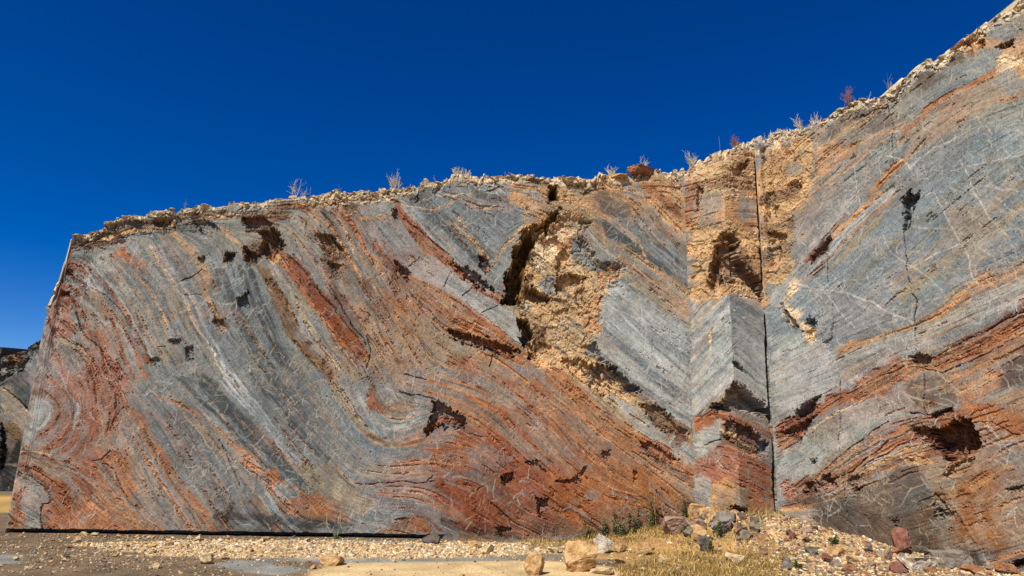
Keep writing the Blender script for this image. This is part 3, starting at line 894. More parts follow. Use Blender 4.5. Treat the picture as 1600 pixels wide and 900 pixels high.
def facets(ny, nx, c, rng, tilt=.5):
    """worley cells, every cell its own height and tilt: broken rock"""
    gy, gx = int(ny / c) + 4, int(nx / c) + 4
    py = rng.random((gy, gx)); px = rng.random((gy, gx)); h = rng.random((gy, gx)) * 2 - 1
    ty = (rng.random((gy, gx)) * 2 - 1) * tilt; tx = (rng.random((gy, gx)) * 2 - 1) * tilt
    Y = (np.arange(ny) / c + 1)[:, None] + .25 * fbm(ny, nx, c * .6, rng, 2); X = (np.arange(nx) / c + 1)[None, :] + .25 * fbm(ny, nx, c * .6, rng, 2)
    iy = np.clip(Y.astype(int), 1, gy - 2); ix = np.clip(X.astype(int), 1, gx - 2)
    best = np.full((ny, nx), 9., np.float32); sec = best.copy(); out = np.zeros((ny, nx), np.float32)
    for a in (-1, 0, 1):
        for b in (-1, 0, 1):
            jy = iy + a; jx = ix + b
            dy = Y - jy - py[jy, jx]; dx = X - jx - px[jy, jx]; d = dy * dy + dx * dx
            m = d < best; sec = np.where(m, best, np.minimum(sec, d))
            out = np.where(m, h[jy, jx] + ty[jy, jx] * dy * 2 + tx[jy, jx] * dx * 2, out); best = np.where(m, d, best)
    edge = np.sqrt(sec) - np.sqrt(best)
    return out.astype(np.float32), edge.astype(np.float32)
def sstep(a, b, x):
    t = np.clip((x - a) / (b - a), 0, 1); return t * t * (3 - 2 * t)
def norm(a):
    return (a - a.mean()) / (a.std() + 1e-6)

CELL = 1.2  # cm
def parse(art):
    items = []
    for ln in art.strip().split('\n'):
        k = ln[0]
        if k == 'F':
            _, cols, wd, rest = ln.split(' ', 3); n, a, b = rest.split('|')
            items.append(('F', cols, float(wd), int(n), np.array(a.split(), float).reshape(-1, 2), np.array(b.split(), float).reshape(-1, 2)))
        else:
            t = ln.split(); items.append((k, t[1], float(t[2]), np.array(t[3:], float).reshape(-1, 2)))
    return items

class Face:
    """colour and relief of one rock face on a regular sheet in wall coordinates"""
    def __init__(s, key, s0, s1, z1, seed, craze=1.0, streak=1.0):
        s.streak = streak
        rng = np.random.default_rng(seed); s.rng = rng
        s.s0 = s0; s.z0 = -30.; s.nx = int((s1 - s0) / CELL); s.ny = int((z1 + 30) / CELL)
        ny, nx = s.ny, s.nx
        X0 = s0 + np.arange(nx)[None, :] * CELL + np.zeros((ny, 1)); Z0 = -30 + np.arange(ny)[:, None] * CELL + np.zeros((1, nx))
        def wv(amp, c): return amp * fbm(ny, nx, c / CELL, rng, 2)
        s.X = (X0 + wv(4.0, 60) + wv(1.6, 16) + wv(.6, 5)).astype(np.float32); s.Z = (Z0 + wv(4.0, 60) + wv(1.6, 16) + wv(.6, 5)).astype(np.float32)
        items = parse(ART[key]); flat = []
        for it in items:
            if it[0] == 'F':
                _, cols, wd, n, a, b = it
                if len(a) != len(b):
                    m = min(len(a), len(b))
                    def rs(p):
                        L = np.r_[0, np.cumsum(np.hypot(*np.diff(p, axis=0).T))]; t = np.linspace(0, L[-1], 6)
                        return np.c_[np.interp(t, L, p[:, 0]), np.interp(t, L, p[:, 1])]
                    a = rs(a); b = rs(b)
                sep = np.hypot(*(b - a).mean(0)) / n
                for i in range(n):
                    t = (i + .5 + rng.uniform(-.3, .3)) / n
                    c = cols[i % len(cols)] if rng.random() < .75 else cols[rng.integers(len(cols))]
                    flat.append(('S', c, max(wd * rng.uniform(.5, 1.3), sep * .9 if rng.random() < .5 else 0), a * (1 - t) + b * t))
                    if rng.random() < .4: flat.append(('S', rng.choice(list(cols + 'kc')) if rng.random() < .4 else c, rng.uniform(1.2, 3.2), a * (1 - t) + b * t + (b - a) / n * rng.uniform(-.5, .5)))
            else: flat.append(it)
        # bedding direction
        P = []; V = []
        for it in flat:
            if it[0] in 'SG':
                q = it[3]
                for i in range(len(q) - 1):
                    d = q[i + 1] - q[i]; L = np.hypot(*d)
                    if L < 1: continue
                    for t in np.arange(.5 / max(1, int(L / 12)), 1, 1 / max(1, int(L / 12))):
                        P.append(q[i] + d * t); an = 2 * math.atan2(d[1], d[0]); V.append((math.cos(an), math.sin(an)))
        P = np.array(P, np.float32); V = np.array(V, np.float32)
        k = 12; gy = np.arange(0, ny + k, k); gx = np.arange(0, nx + k, k)
        GX = (s0 + gx * CELL)[None, :] + np.zeros((len(gy), 1)); GZ = (-30 + gy * CELL)[:, None] + np.zeros((1, len(gx)))
        Q = np.c_[GX.ravel(), GZ.ravel()].astype(np.float32); U = np.zeros((len(Q), 2), np.float32)
        for i in range(0, len(Q), 400):
            d2 = ((Q[i:i + 400, None, :] - P[None]) ** 2).sum(2); wt = 1 / (d2 + 12 ** 2) ** 2
            U[i:i + 400] = wt @ V / wt.sum(1)[:, None]
        U = U.reshape(len(gy), len(gx), 2)
        yy = np.arange(ny) / k; xx = np.arange(nx) / k; yi = yy.astype(int); xi = xx.astype(int); fy = (yy - yi)[:, None, None]; fx = (xx - xi)[None, :, None]
        UU = (U[yi][:, xi] * (1 - fx) + U[yi][:, xi + 1] * fx) * (1 - fy) + (U[yi + 1][:, xi] * (1 - fx) + U[yi + 1][:, xi + 1] * fx) * fy
        ang = .5 * np.arctan2(UU[..., 1], UU[..., 0]) + .10 * fbm(ny, nx, 40, rng, 3)
        s.dx = np.cos(ang).astype(np.float32); s.dy = np.sin(ang).astype(np.float32)
        def lic(src, steps, h):
            acc = src.copy(); n = 1
            for sg in (1, -1):
                y, x = np.mgrid[0:ny, 0:nx].astype(np.float32); vx = s.dx * sg; vy = s.dy * sg
                for i in range(steps):
                    x = x + vx * h; y = y + vy * h
                    ii = np.clip(y + .5, 0, ny - 1).astype(np.int32); jj = np.clip(x + .5, 0, nx - 1).astype(np.int32)
                    acc += src[ii, jj]; n += 1
                    nx_ = s.dx[ii, jj]; ny_ = s.dy[ii, jj]; f = np.where(nx_ * vx + ny_ * vy < 0, -1, 1).astype(np.float32)
                    vx = nx_ * f; vy = ny_ * f
            return norm(acc)
        s.lf = lic(rng.standard_normal((ny, nx)).astype(np.float32), 14, 1.5)
        s.lm = lic(norm(vnoise(ny, nx, 3, 3, rng)), 16, 3.0)
        s.lc = lic(norm(vnoise(ny, nx, 8, 8, rng)), 16, 6.0)
        s.col = np.zeros((ny, nx, 3), np.float32) + (.19, .19, .17); s.ra = np.full((ny, nx), .05, np.float32); s.rf = np.full((ny, nx), .08, np.float32); s.D = np.zeros((ny, nx), np.float32)
        f1, e1 = facets(ny, nx, 20, rng); f2, e2 = facets(ny, nx, 7, rng); f3, e3 = facets(ny, nx, 3.2, rng, .8)
        s.fac = f1 * .9 + f2 * .5 + f3 * .22; s.facl = f1
        s.bl = fbm(ny, nx, 50, rng, 5)
        jag = f2 * 1.3 + f3 * .8; opm = np.clip(.86 + .30 * fbm(ny, nx, 26, rng, 4) + .10 * s.lm + .16 * fbm(ny, nx, 9, rng, 3), .25, 1.)
        ed = 8. * fbm(ny, nx, 22, rng, 5); jf = norm(s.lf + .8 * s.lm) * .55
        for it in flat:
            kd, c, wd, q = it[:4]
            if kd in 'PSVCHOE':
                pad = (wd / 2 if kd in 'SVC' else 0) + (60 if kd in 'OE' else 14)
                j0 = int(max(0, (q[:, 0].min() - pad - s0) / CELL)); j1 = int(min(nx, (q[:, 0].max() + pad - s0) / CELL + 1)); i0 = int(max(0, (q[:, 1].min() - pad + 30) / CELL)); i1 = int(min(ny, (q[:, 1].max() + pad + 30) / CELL + 1))
                if j1 <= j0 or i1 <= i0: continue
                sl = (slice(i0, i1), slice(j0, j1)); x = s.X[sl]; z = s.Z[sl]
                closed = kd in 'PHOE'; d2 = np.full(x.shape, 1e9, np.float32); ins = np.zeros(x.shape, bool); n = len(q)
                for i in range(n if closed else n - 1):
                    a = q[i]; b = q[(i + 1) % n]; e = b - a; L2 = float(e @ e) + 1e-6
                    t = np.clip(((x - a[0]) * e[0] + (z - a[1]) * e[1]) / L2, 0, 1)
                    d2 = np.minimum(d2, (x - a[0] - t * e[0]) ** 2 + (z - a[1] - t * e[1]) ** 2)
                    if closed and a[1] != b[1]:
                        m = ((a[1] > z) != (b[1] > z)) & (x < (b[0] - a[0]) * (z - a[1]) / (b[1] - a[1]) + a[0]); ins ^= m
                d = np.sqrt(d2)
            if kd == 'P':
                sdv = np.where(ins, d, -d); kz = min(1., max(.25, math.sqrt(np.ptp(q[:, 0]) * np.ptp(q[:, 1])) / 90.)); cov = sstep(-4.5 * kz, 4.5 * kz, sdv + (2.6 * s.lm[sl] + ed[sl]) * kz + 1.3 * s.lf[sl]); op = 1. if c == 'a' else opm[sl]
            elif kd == 'S':
                f = max(.12 * wd, .7); cov = sstep(-f, f, wd / 2 - d + min(.16 * wd, 2.2) * s.lm[sl] + min(.1 * wd, 1.) * s.lf[sl] + min(.12 * wd, 1.2) * ed[sl] * .25); op = 1. if c == 'a' else opm[sl]
            elif kd == 'O':
                sdv = np.where(ins, d, -d); cov = sstep(-38, 38, sdv + 2.5 * ed[sl] + 5 * s.lm[sl] + 5 * s.lc[sl]); op = wd / 100 * np.clip(opm[sl] + .1 * s.lm[sl], .3, 1.2)
                cv = np.clip(cov * op, 0, .9)[..., None]; s.col[sl] = s.col[sl] * (1 - cv) + lin(PAL[c][:3]) * ALB * cv; continue
            elif kd == 'E':
                sdv = np.where(ins, d, -d); cov = sstep(-9, 12, sdv + 2.5 * jag[sl]); s.D[sl] = np.maximum(s.D[sl], cov * np.maximum(0, float(c) + wd * s.fac[sl])); s.rf[sl] = np.maximum(s.rf[sl], cov * .7); continue
            elif kd == 'V':
                cov = sstep(-.6, .6, wd / 2 - d); op = .75
                br = (.55 + .45 * np.clip(s.bl[sl] * 1.5 + .6, 0, 1)); cov = cov * br * op
                s.col[sl] = s.col[sl] * (1 - cov[..., None]) + (lin((214, 206, 184)) * ALB)[None, None] * cov[..., None]; continue
            elif kd == 'C':
                cov = sstep(-.5, .5, wd * .36 + .35 * jag[sl] + .25 * s.bl[sl] - np.abs(d + .0)) ; s.D[sl] = np.maximum(s.D[sl], cov * float(c)); continue
            elif kd == 'H':
                sdv = np.where(ins, d, -d); ro = wd; dep = float(c)
                sz = min(1., math.sqrt(max(1., np.ptp(q[:, 0]) * np.ptp(q[:, 1]))) / 60.); cov = sstep(-.9, .9, sdv + (.6 + 2.2 * sz * sz) * jag[sl] + (1.2 + 1.6 * (1 - sz)) * jf[sl] * 1.6); s.D[sl] = np.maximum(s.D[sl], cov * np.maximum(1, dep + ro * (s.fac[sl] * .7)))
                s.rf[sl] = np.maximum(s.rf[sl], cov * .9); continue
            else: continue
            rgb = lin(PAL[c][:3]) * rng.uniform(.92, 1.09) * np.array([1, 1, 1]) * (1 + rng.uniform(-.03, .03, 3))
            cv = (cov * op)[..., None]; s.col[sl] = s.col[sl] * (1 - cv) + rgb * ALB * cv
            cv = cov * op; s.ra[sl] = s.ra[sl] * (1 - cv) + PAL[c][3] * cv; s.rf[sl] = s.rf[sl] * (1 - cv) + PAL[c][4] * cv
        # mineral variation: laminae, blotches, iron streaks
        tan = lin((200, 150, 110)) * ALB; grey = lin((124, 132, 132)) * ALB
        bl2 = fbm(ny, nx, 28, rng, 4); bl3 = fbm(ny, nx, 90, rng, 3)
        mt = (sstep(.9, 2.3, s.lm + .5 * s.lf + 1.3 * bl3) * .36 * s.streak)[..., None]; s.col = s.col * (1 - mt) + tan * mt
        mg = (sstep(.8, 2.0, -s.lm + .5 * s.lf + .9 * bl2) * .38 * s.streak)[..., None]; s.col = s.col * (1 - mg) + grey * mg
        s.col *= np.exp((.45 + .55 * s.streak) * (.10 * s.lf + .07 * s.lm + .06 * s.lc) + .13 * bl2 + .13 * fbm(ny, nx, 12, rng, 3) + .10 * fbm(ny, nx, 5, rng, 3) + .09 * rng.standard_normal((ny, nx)))[..., None]
        # hairline iron-dark joints along bedding
        mk = (sstep(1.9, 2.5, -s.lf - .35 * s.lm + .5 * bl2) * .5)[..., None]; s.col = s.col * (1 - mk) + lin((78, 56, 44)) * ALB * mk
        s.D += sstep(1.9, 2.5, -s.lf - .35 * s.lm + .35 * bl2) * .9
        s.craze(craze); s.rough()
    def craze(s, k):
        rng = s.rng; ny, nx = s.ny, s.nx; N = int(ny * nx * CELL * CELL / 10000 * 230 * k)
        greyish = 1 - np.clip((s.col[..., 0] - s.col[..., 2]) / (s.col.mean(2) + .01) * 1.6, 0, 1)
        dens = sstep(-.3, .9, fbm(ny, nx, 60, rng, 3) + .8 * greyish - .3)
        x = rng.random(N) * nx; y = rng.random(N) * ny; keep = rng.random(N) < (.15 + .85 * dens[y.astype(int), x.astype(int)]); x = x[keep]; y = y[keep]; N = len(x)
        base = np.arctan2(s.dy[y.astype(int), x.astype(int)], s.dx[y.astype(int), x.astype(int)])
        a = base + rng.choice([1.35, -1.1, .55, 1.9, 2.6], N) + rng.normal(0, .28, N)
        L = np.minimum(np.exp(rng.normal(2.1, .5, N)), 18); st = rng.uniform(.12, .8, N) ** 1.5 * np.clip(L / 12, .5, 1.25)
        M = 70; acc = np.zeros((ny, nx), np.float32); curv = rng.normal(0, .012, N)
        for i in range(M):
            on = i < L * 1.6; xi = x.astype(int); yi = y.astype(int); ok = on & (xi >= 0) & (yi >= 0) & (xi < nx - 1) & (yi < ny - 1)
            np.maximum.at(acc, (yi[ok], xi[ok]), (st * (1 - .5 * i / np.maximum(L * 1.6, 1)))[ok])
            a = a + curv + rng.normal(0, .09, N); x = x + np.cos(a) * .75; y = y + np.sin(a) * .75
        s.veins = acc
        Nd = int(ny * nx * CELL * CELL / 10000 * 330 * min(k, 1)); x = rng.random(Nd) * nx; y = rng.random(Nd) * ny; a = np.arctan2(s.dy[y.astype(int), x.astype(int)], s.dx[y.astype(int), x.astype(int)]) + rng.choice([0, 0, 0, 1.3], Nd) + rng.normal(0, .12, Nd)
        Ld = np.exp(rng.normal(1.9, .55, Nd)); sd_ = rng.uniform(.1, .6, Nd); dk = np.zeros((ny, nx), np.float32)
        for i in range(34):
            xi = x.astype(int); yi = y.astype(int); ok = (i < Ld) & (xi >= 0) & (yi >= 0) & (xi < nx - 1) & (yi < ny - 1); np.maximum.at(dk, (yi[ok], xi[ok]), sd_[ok]); a = a + rng.normal(0, .1, Nd); x = x + np.cos(a) * .8; y = y + np.sin(a) * .8
        s.col *= (1 - .62 * dk[..., None]); s.D += dk * .5
        warm = sstep(-.4, .6, fbm(ny, nx, 80, rng, 2))[..., None]
        vc = (lin((206, 204, 190)) * (1 - warm) + lin((210, 180, 132)) * warm) * ALB
        m = np.clip(acc * 1.05, 0, .9)[..., None]; s.col = s.col * (1 - m) + vc * m
    def rough(s):
        red = np.clip((s.col[..., 0] - s.col[..., 2] * 1.5) / (s.col.mean(2) + .01), 0, 1); pit = sstep(1.25, 1.75, norm(s.lm + .5 * s.lf) * .8 + .9 * fbm(s.ny, s.nx, 14, s.rng, 3) + 1.1 * red - .75 + .5 * fbm(s.ny, s.nx, 90, s.rng, 2)); s.D = np.maximum(s.D, pit * 3.2)
        s.col = np.clip(s.col, .004, .85); s.rel = s.ra * (s.lf * .6 + s.lm) * 1.5 + .35 * s.lc * sstep(-.2, .5, fbm(s.ny, s.nx, 110, s.rng, 2) + .1) + s.rf * s.fac * 1.3
    def sample(s, S, Z):
        x = np.clip((S - s.s0) / CELL, 0, s.nx - 1.01); y = np.clip((Z + 30) / CELL, 0, s.ny - 1.01)
        xi = x.astype(int); yi = y.astype(int); fx = x - xi; fy = y - yi
        def bi(A):
            if A.ndim == 3: a, b = fx[..., None], fy[..., None]
            else: a, b = fx, fy
            return (A[yi, xi] * (1 - a) + A[yi, xi + 1] * a) * (1 - b) + (A[yi + 1, xi] * (1 - a) + A[yi + 1, xi + 1] * a) * b
        return bi(s.col), bi(s.D), bi(s.rel), bi(s.facl)

# ------------------------------------------------------------------ mesh and material helpers
def mesh_np(name, V, Fq, C=None, mat=None, smooth=False):
    me = bpy.data.meshes.new(name); V = np.ascontiguousarray(V, np.float32); Fq = np.ascontiguousarray(Fq, np.int32); k = Fq.shape[1]
    me.vertices.add(len(V)); me.vertices.foreach_set('co', V.ravel()); me.loops.add(Fq.size); me.loops.foreach_set('vertex_index', Fq.ravel())
    me.polygons.add(len(Fq)); me.polygons.foreach_set('loop_start', np.arange(0, Fq.size, k, dtype=np.int32)); me.polygons.foreach_set('loop_total', np.full(len(Fq), k, np.int32))
    me.update(calc_edges=True)
    if C is not None:
        at = me.color_attributes.new('rock_colour', 'FLOAT_COLOR', 'POINT'); at.data.foreach_set('color', np.c_[C, np.ones(len(C))].astype(np.float32).ravel())
    me.polygons.foreach_set('use_smooth', np.full(len(Fq), smooth, bool))
    if mat: me.materials.append(mat)
    o = bpy.data.objects.new(name, me); COL.objects.link(o); return o
def tag(o, label=None, cat=None, group=None, kind=None):
    if label: o['label'] = label
    if cat: o['category'] = cat
    if group: o['group'] = group
    if kind: o['kind'] = kind
    return o
def material(name, source='attr', scale=45., amp=.28, bump=.004, rough=.88, spec=.25, bscale=70.):
    m = bpy.data.materials.new(name); m.use_nodes = True; n = m.node_tree.nodes; l = m.node_tree.links; n.clear()
    out = n.new('ShaderNodeOutputMaterial'); b = n.new('ShaderNodeBsdfPrincipled'); l.new(b.outputs[0], out.inputs[0])
    b.inputs['Roughness'].default_value = rough; b.inputs['Specular IOR Level'].default_value = spec
    tc = n.new('ShaderNodeTexCoord')
    no = n.new('ShaderNodeTexNoise'); no.inputs['Scale'].default_value = scale; no.inputs['Detail'].default_value = 5; no.inputs['Roughness'].default_value = .65; l.new(tc.outputs['Object'], no.inputs['Vector'])
    mr = n.new('ShaderNodeMapRange'); mr.inputs['From Min'].default_value = .3; mr.inputs['From Max'].default_value = .7; mr.inputs['To Min'].default_value = 1 - amp; mr.inputs['To Max'].default_value = 1 + amp; l.new(no.outputs[0], mr.inputs['Value'])
    mx = n.new('ShaderNodeMix'); mx.data_type = 'RGBA'; mx.blend_type = 'MULTIPLY'; mx.inputs['Factor'].default_value = 1
    if source == 'attr':
        a = n.new('ShaderNodeAttribute'); a.attribute_name = 'rock_colour'; l.new(a.outputs['Color'], mx.inputs['A'])
    elif source == 'object':
        a = n.new('ShaderNodeObjectInfo'); l2 = n.new('ShaderNodeMix'); l2.data_type = 'RGBA'
        n2 = n.new('ShaderNodeTexNoise'); n2.inputs['Scale'].default_value = 2.6; n2.inputs['Detail'].default_value = 6; l.new(tc.outputs['Object'], n2.inputs['Vector'])
        r2 = n.new('ShaderNodeMapRange'); r2.inputs['From Min'].default_value = .45; r2.inputs['From Max'].default_value = .62; l.new(n2.outputs[0], r2.inputs['Value'])
        dk = n.new('ShaderNodeMix'); dk.data_type = 'RGBA'; dk.blend_type = 'MULTIPLY'; dk.inputs['Factor'].default_value = 1; l.new(a.outputs['Color'], dk.inputs['A']); dk.inputs['B'].default_value = (.62, .5, .4, 1)
        l.new(r2.outputs[0], l2.inputs['Factor']); l.new(a.outputs['Color'], l2.inputs['A']); l.new(dk.outputs['Result'], l2.inputs['B']); l.new(l2.outputs['Result'], mx.inputs['A'])
    else: mx.inputs['A'].default_value = (*source, 1)
    l.new(mr.outputs[0], mx.inputs['B']); l.new(mx.outputs['Result'], b.inputs['Base Color'])
    if bump:
        nb = n.new('ShaderNodeTexNoise'); nb.inputs['Scale'].default_value = bscale; nb.inputs['Detail'].default_value = 4; l.new(tc.outputs['Object'], nb.inputs['Vector'])
        bp = n.new('ShaderNodeBump'); bp.inputs['Distance'].default_value = bump; bp.inputs['Strength'].default_value = .8; l.new(nb.outputs[0], bp.inputs['Height']); l.new(bp.outputs[0], b.inputs['Normal'])
    return m
M_ROCK = material('banded_rock'); M_STONE = material('loose_rock', 'object', 22, .42, .012, bscale=38.); M_GRAVEL = material('gravel_stones', 'attr', 60, .2, .002)
M_GROUND = material('quarry_floor', 'attr', 25, .35, .012, bscale=45.); M_DRY = material('dry_stems', 'attr', 20, .2, 0); M_TWIG = material('twig_bark', (.20, .15, .11), 20, .2, 0); M_LEAF = material('weed_green', (.22, .25, .11), 30, .35, 0)

# ------------------------------------------------------------------ the rock walls
def build_wall(name, key, path, sr, zmax, seed, ds=1.2, dz=1.25, start_back=0, back_dir=None, slot=None, face_kw={}, rim_tan=True):
    """path: plan polyline (m), distance measured from its first point; sr: range of s (m)"""
    fc = Face(key, sr[0] * 100, min(sr[1], face_kw.get('smax', 99)) * 100, zmax * 100, seed, face_kw.get('craze', 1.), face_kw.get('streak', 1.))
    rng = np.random.default_rng(seed + 5)
    P = [Vector(p) for p in path]; seg = [(P[i + 1] - P[i]).length for i in range(len(P) - 1)]
    S = np.arange(sr[0] * 100, sr[1] * 100, ds) / 100.; nS = len(S)
    top = np.array(TOP[key]); order = np.argsort(top[:, 0]); top = top[order]
    slope_end = .55 if key == 'R' else 0.05
    zt = np.interp(S, top[:, 0], top[:, 1]); zt += np.maximum(0, S - top[-1, 0]) * slope_end
    rn = facets(8, nS, 22, rng)[0][4] * .035 + facets(8, nS, 5, rng)[0][4] * .014 + vnoise(2, nS, 2, 60, rng)[0] * .05 + facets(8, nS, 45, rng)[0][4] * .04
    zt = zt + rn * (1 if key != 'B' else 3)
    nz = int((zt.max() * 100 + 30) / dz); t = np.linspace(0, 1, nz)
    Z = -.3 + t[:, None] * (zt[None, :] + .3); SS = np.repeat(S[None, :], nz, 0)
    lim = min(sr[1], face_kw.get('smax', 99)); sm = np.abs(SS) if start_back else SS; sm = np.where(sm > lim, 2 * lim - sm, sm)
    col, D, rel, facl = fc.sample(sm * 100, Z * 100)
    below = zt[None, :] - Z
    rimw = sstep(.32, .05, below + .10 * facl + .16 * fbm(nz, nS, 60, rng, 2)) if rim_tan else sstep(.5, .0, below)
    # base and normal along the path
    base = np.zeros((nS, 2)); nrm = np.zeros((nS, 2)); cum = np.r_[0, np.cumsum(seg)]
    ns = [Vector(((P[i + 1] - P[i]).y, -(P[i + 1] - P[i]).x)).normalized() for i in range(len(seg))]
    for i, sv in enumerate(S):
        j = int(np.clip(np.searchsorted(cum, sv, 'right') - 1, 0, len(seg) - 1)); u = (P[j + 1] - P[j]).normalized(); b = P[j] + u * (sv - cum[j]); base[i] = b
        n = ns[j].copy()
        for kk in range(1, len(seg)):
            if abs(sv - cum[kk]) < .03: a = (sv - cum[kk]) / .06 + .5; n = (ns[kk - 1] * (1 - a) + ns[kk] * a).normalized()
        nrm[i] = n
    if start_back:  # the return face of the block, cut straight back
        u = (P[1] - P[0]).normalized(); bk = Vector(back_dir).normalized() if back_dir else Vector((-ns[0].x, -ns[0].y)); m = S < 0
        for i in np.where(m)[0]:
            base[i] = P[0] + bk * (-S[i]); nrm[i] = -u
    wob = vnoise(nz, nS, 90, 90, rng) * .012
    fr0 = fbm(nz, nS, 45, rng, 3); fr1, _ = facets(nz, nS, 16, rng); fr2, _ = facets(nz, nS, 6, rng)
    off = -D / 100 + rel / 100 + wob + rimw * (.05 * fr1 + .02 * fr2 - .05)
    if slot:
        s0, s1 = slot; m = sstep(s0, s0 + .05, SS) * sstep(s1, s1 - .4, SS) * sstep(.075, .062, Z + .008 * facl); off = off - m * .35
    edge = 0
    if start_back: off = off * sstep(0, .04, np.abs(SS)) + 0
    if key in 'LR' or key == 'P':   # rim stone tint: weathered caliche crust
        crust = (lin((240, 218, 176)) * ALB)[None, None]; k = (rimw * sstep(-.5, .3, fr2 + .35 * fr1 + .25) * sstep(.34, .02, below + .07 * fr1) * .95)[..., None]; col = col * (1 - k) + crust * k
    if key == 'L':
        zz = Z[:, :1] * 0 + np.linspace(0, 1, nz)[:, None]; jz = facets(nz, 8, 9, rng)[0][:, 4:5] * .05 + facets(nz, 8, 3.5, rng)[0][:, 4:5] * .025 + .03
        Zs = Z[:, [int(np.searchsorted(S, .05))]]; off_s = jz * sstep(3.9, 4.25, Zs) * np.exp(-np.clip(SS, 0, 9) / .22) * (SS > -.5)
        base_x = base[None, :, 0] + off_s
    else: base_x = base[None, :, 0] + 0 * SS
    X = base_x + nrm[None, :, 0] * off; Y = base[None, :, 1] + nrm[None, :, 1] * off
    # ground over the rim
    nb = 34; back = np.cumsum(.02 * 1.16 ** np.arange(nb)); bx, by = (0.05, 1.0)
    Xb = X[-1][None] + back[:, None] * bx; Yb = Y[-1][None] + back[:, None] * by
    fb = facets(nb, nS, 9, rng)[0]
    Zb = Z[-1][None] + back[:, None] * .10 + fb * np.minimum(.05, back[:, None] * .3)
    cb = np.repeat((lin((236, 212, 168) if key != 'B' else (96, 92, 86)) * ALB)[None, None], nb, 0).repeat(nS, 1) * (1 + .2 * fb[..., None])
    X = np.r_[X, Xb]; Y = np.r_[Y, Yb]; Z = np.r_[Z, Zb]; col = np.r_[col, cb]
    ny = len(X); idx = np.arange(ny * nS).reshape(ny, nS)
    F = np.stack([idx[:-1, :-1], idx[:-1, 1:], idx[1:, 1:], idx[1:, :-1]], -1).reshape(-1, 4)
    o = mesh_np(name, np.stack([X, Y, Z], -1).reshape(-1, 3), F, np.clip(col, .004, .9).reshape(-1, 3), M_ROCK)
    def rim_at(sv):
        i = int(np.clip(np.searchsorted(S, sv), 0, nS - 1)); return Vector((X[nz - 1, i], Y[nz - 1, i], Z[nz - 1, i]))
    return o, rim_at
RIMAT = {}
A0, C1, PV, C2, EE = (PLAN[k] for k in ('A0', 'C1', 'PV', 'C2', 'E'))
LL = math.dist(A0, C1); LP = math.dist(C1, PV) + math.dist(PV, C2)
o, RIMAT['L'] = build_wall('quarry_wall', 'L', (A0, C1), (-3.0, LL + .25), 8.4, 11, start_back=1, slot=(.0, 7.95))
tag(o, 'long sawn quarry wall of folded grey and rust banded rock filling the left two thirds', 'rock wall')
o, RIMAT['P'] = build_wall('rock_pillar', 'P', (C1, PV, C2), (-.25, LP + .30), 8.8, 23, face_kw=dict(streak=.6))
tag(o, 'projecting sawn rock pillar with a roof shaped hollow between the two big walls', 'rock pillar')
ux, uy = (EE[0] - C2[0]), (EE[1] - C2[1]); ul = math.hypot(ux, uy)
o, RIMAT['R'] = build_wall('quarry_wall', 'R', (C2, EE), (-1.5, ul + 4.0), 12.5, 37, face_kw=dict(smax=ul + 4.0, streak=.3, craze=1.7), start_back=1, back_dir=(.42, .90))
tag(o, 'tall blue grey sawn quarry wall with white veins rising to the right edge', 'rock wall')
o, _ = build_wall('background_cliff', 'B', (PLAN['BG0'], PLAN['BG1']), (-2., 19.), 7.5, 51, ds=2.6, dz=2.6, face_kw=dict(craze=.1), rim_tan=False)
tag(o, 'dark distant quarry cliff with broken rubble top beyond the left end of the wall', 'cliff')

# ------------------------------------------------------------------ quarry floor
def hground(x, y):
    return .62 * np.exp(-((x - 4.5) / 1.75) ** 2 - ((y - 14.1) / 1.9) ** 2) + .13 * np.exp(-((x - 6.4) / 1.2) ** 2 - ((y - 12.9) / 1.) ** 2)
GC = {'cream': (206, 174, 124), 'sand': (228, 196, 140), 'slab': (146, 146, 136), 'grey': (140, 128, 108), 'yellow': (186, 146, 84), 'ochre': (200, 160, 90)}
GCX, GCY = np.array([0.]), 0
rg = np.random.default_rng(77)
dense_x = np.arange(-14, 12, .03); tail = np.cumsum(.05 * 1.22 ** np.arange(38))
gx = np.r_[(-14 - tail)[::-1], dense_x, dense_x[-1] + tail]
dense_y = np.arange(5.5, 15.6, .03); gy = np.r_[(5.5 - tail)[::-1], dense_y, dense_y[-1] + tail]
nyg, nxg = len(gy), len(gx); GXX, GYY = np.meshgrid(gx, gy)
n1 = fbm(nyg, nxg, 60, rg, 5); n2 = fbm(nyg, nxg, 10, rg, 4); n3, _ = facets(nyg, nxg, 4, rg)
flat = np.zeros((nyg, nxg), np.float32)
gcol = np.zeros((nyg, nxg, 3)) + lin((122, 102, 76)) * ALB
gcol *= (1 + .25 * n2 + .12 * n1)[..., None]
right = sstep(2.0, 4.2, GXX + .5 * n1)[..., None]; gcol = gcol * (1 - right) + lin((190, 152, 104)) * ALB * (1 + .3 * n2[..., None]) * right
def patch_cov(q, soft=.12, na=.16):
    q = np.array(q).reshape(-1, 2); x = GXX + na * n1 * .8 + .05 * n2; y = GYY + na * n1 * .5 + .05 * n2
    ins = np.zeros(x.shape, bool); d2 = np.full(x.shape, 1e9)
    for i in range(len(q)):
        a = q[i]; b = q[(i + 1) % len(q)]; e = b - a; t = np.clip(((x - a[0]) * e[0] + (y - a[1]) * e[1]) / (e @ e + 1e-9), 0, 1)
        d2 = np.minimum(d2, (x - a[0] - t * e[0]) ** 2 + (y - a[1] - t * e[1]) ** 2)
        if a[1] != b[1]: ins ^= ((a[1] > y) != (b[1] > y)) & (x < (b[0] - a[0]) * (y - a[1]) / (b[1] - a[1]) + a[0])
    sdv = np.where(ins, np.sqrt(d2), -np.sqrt(d2)); return sstep(-soft, soft, sdv)
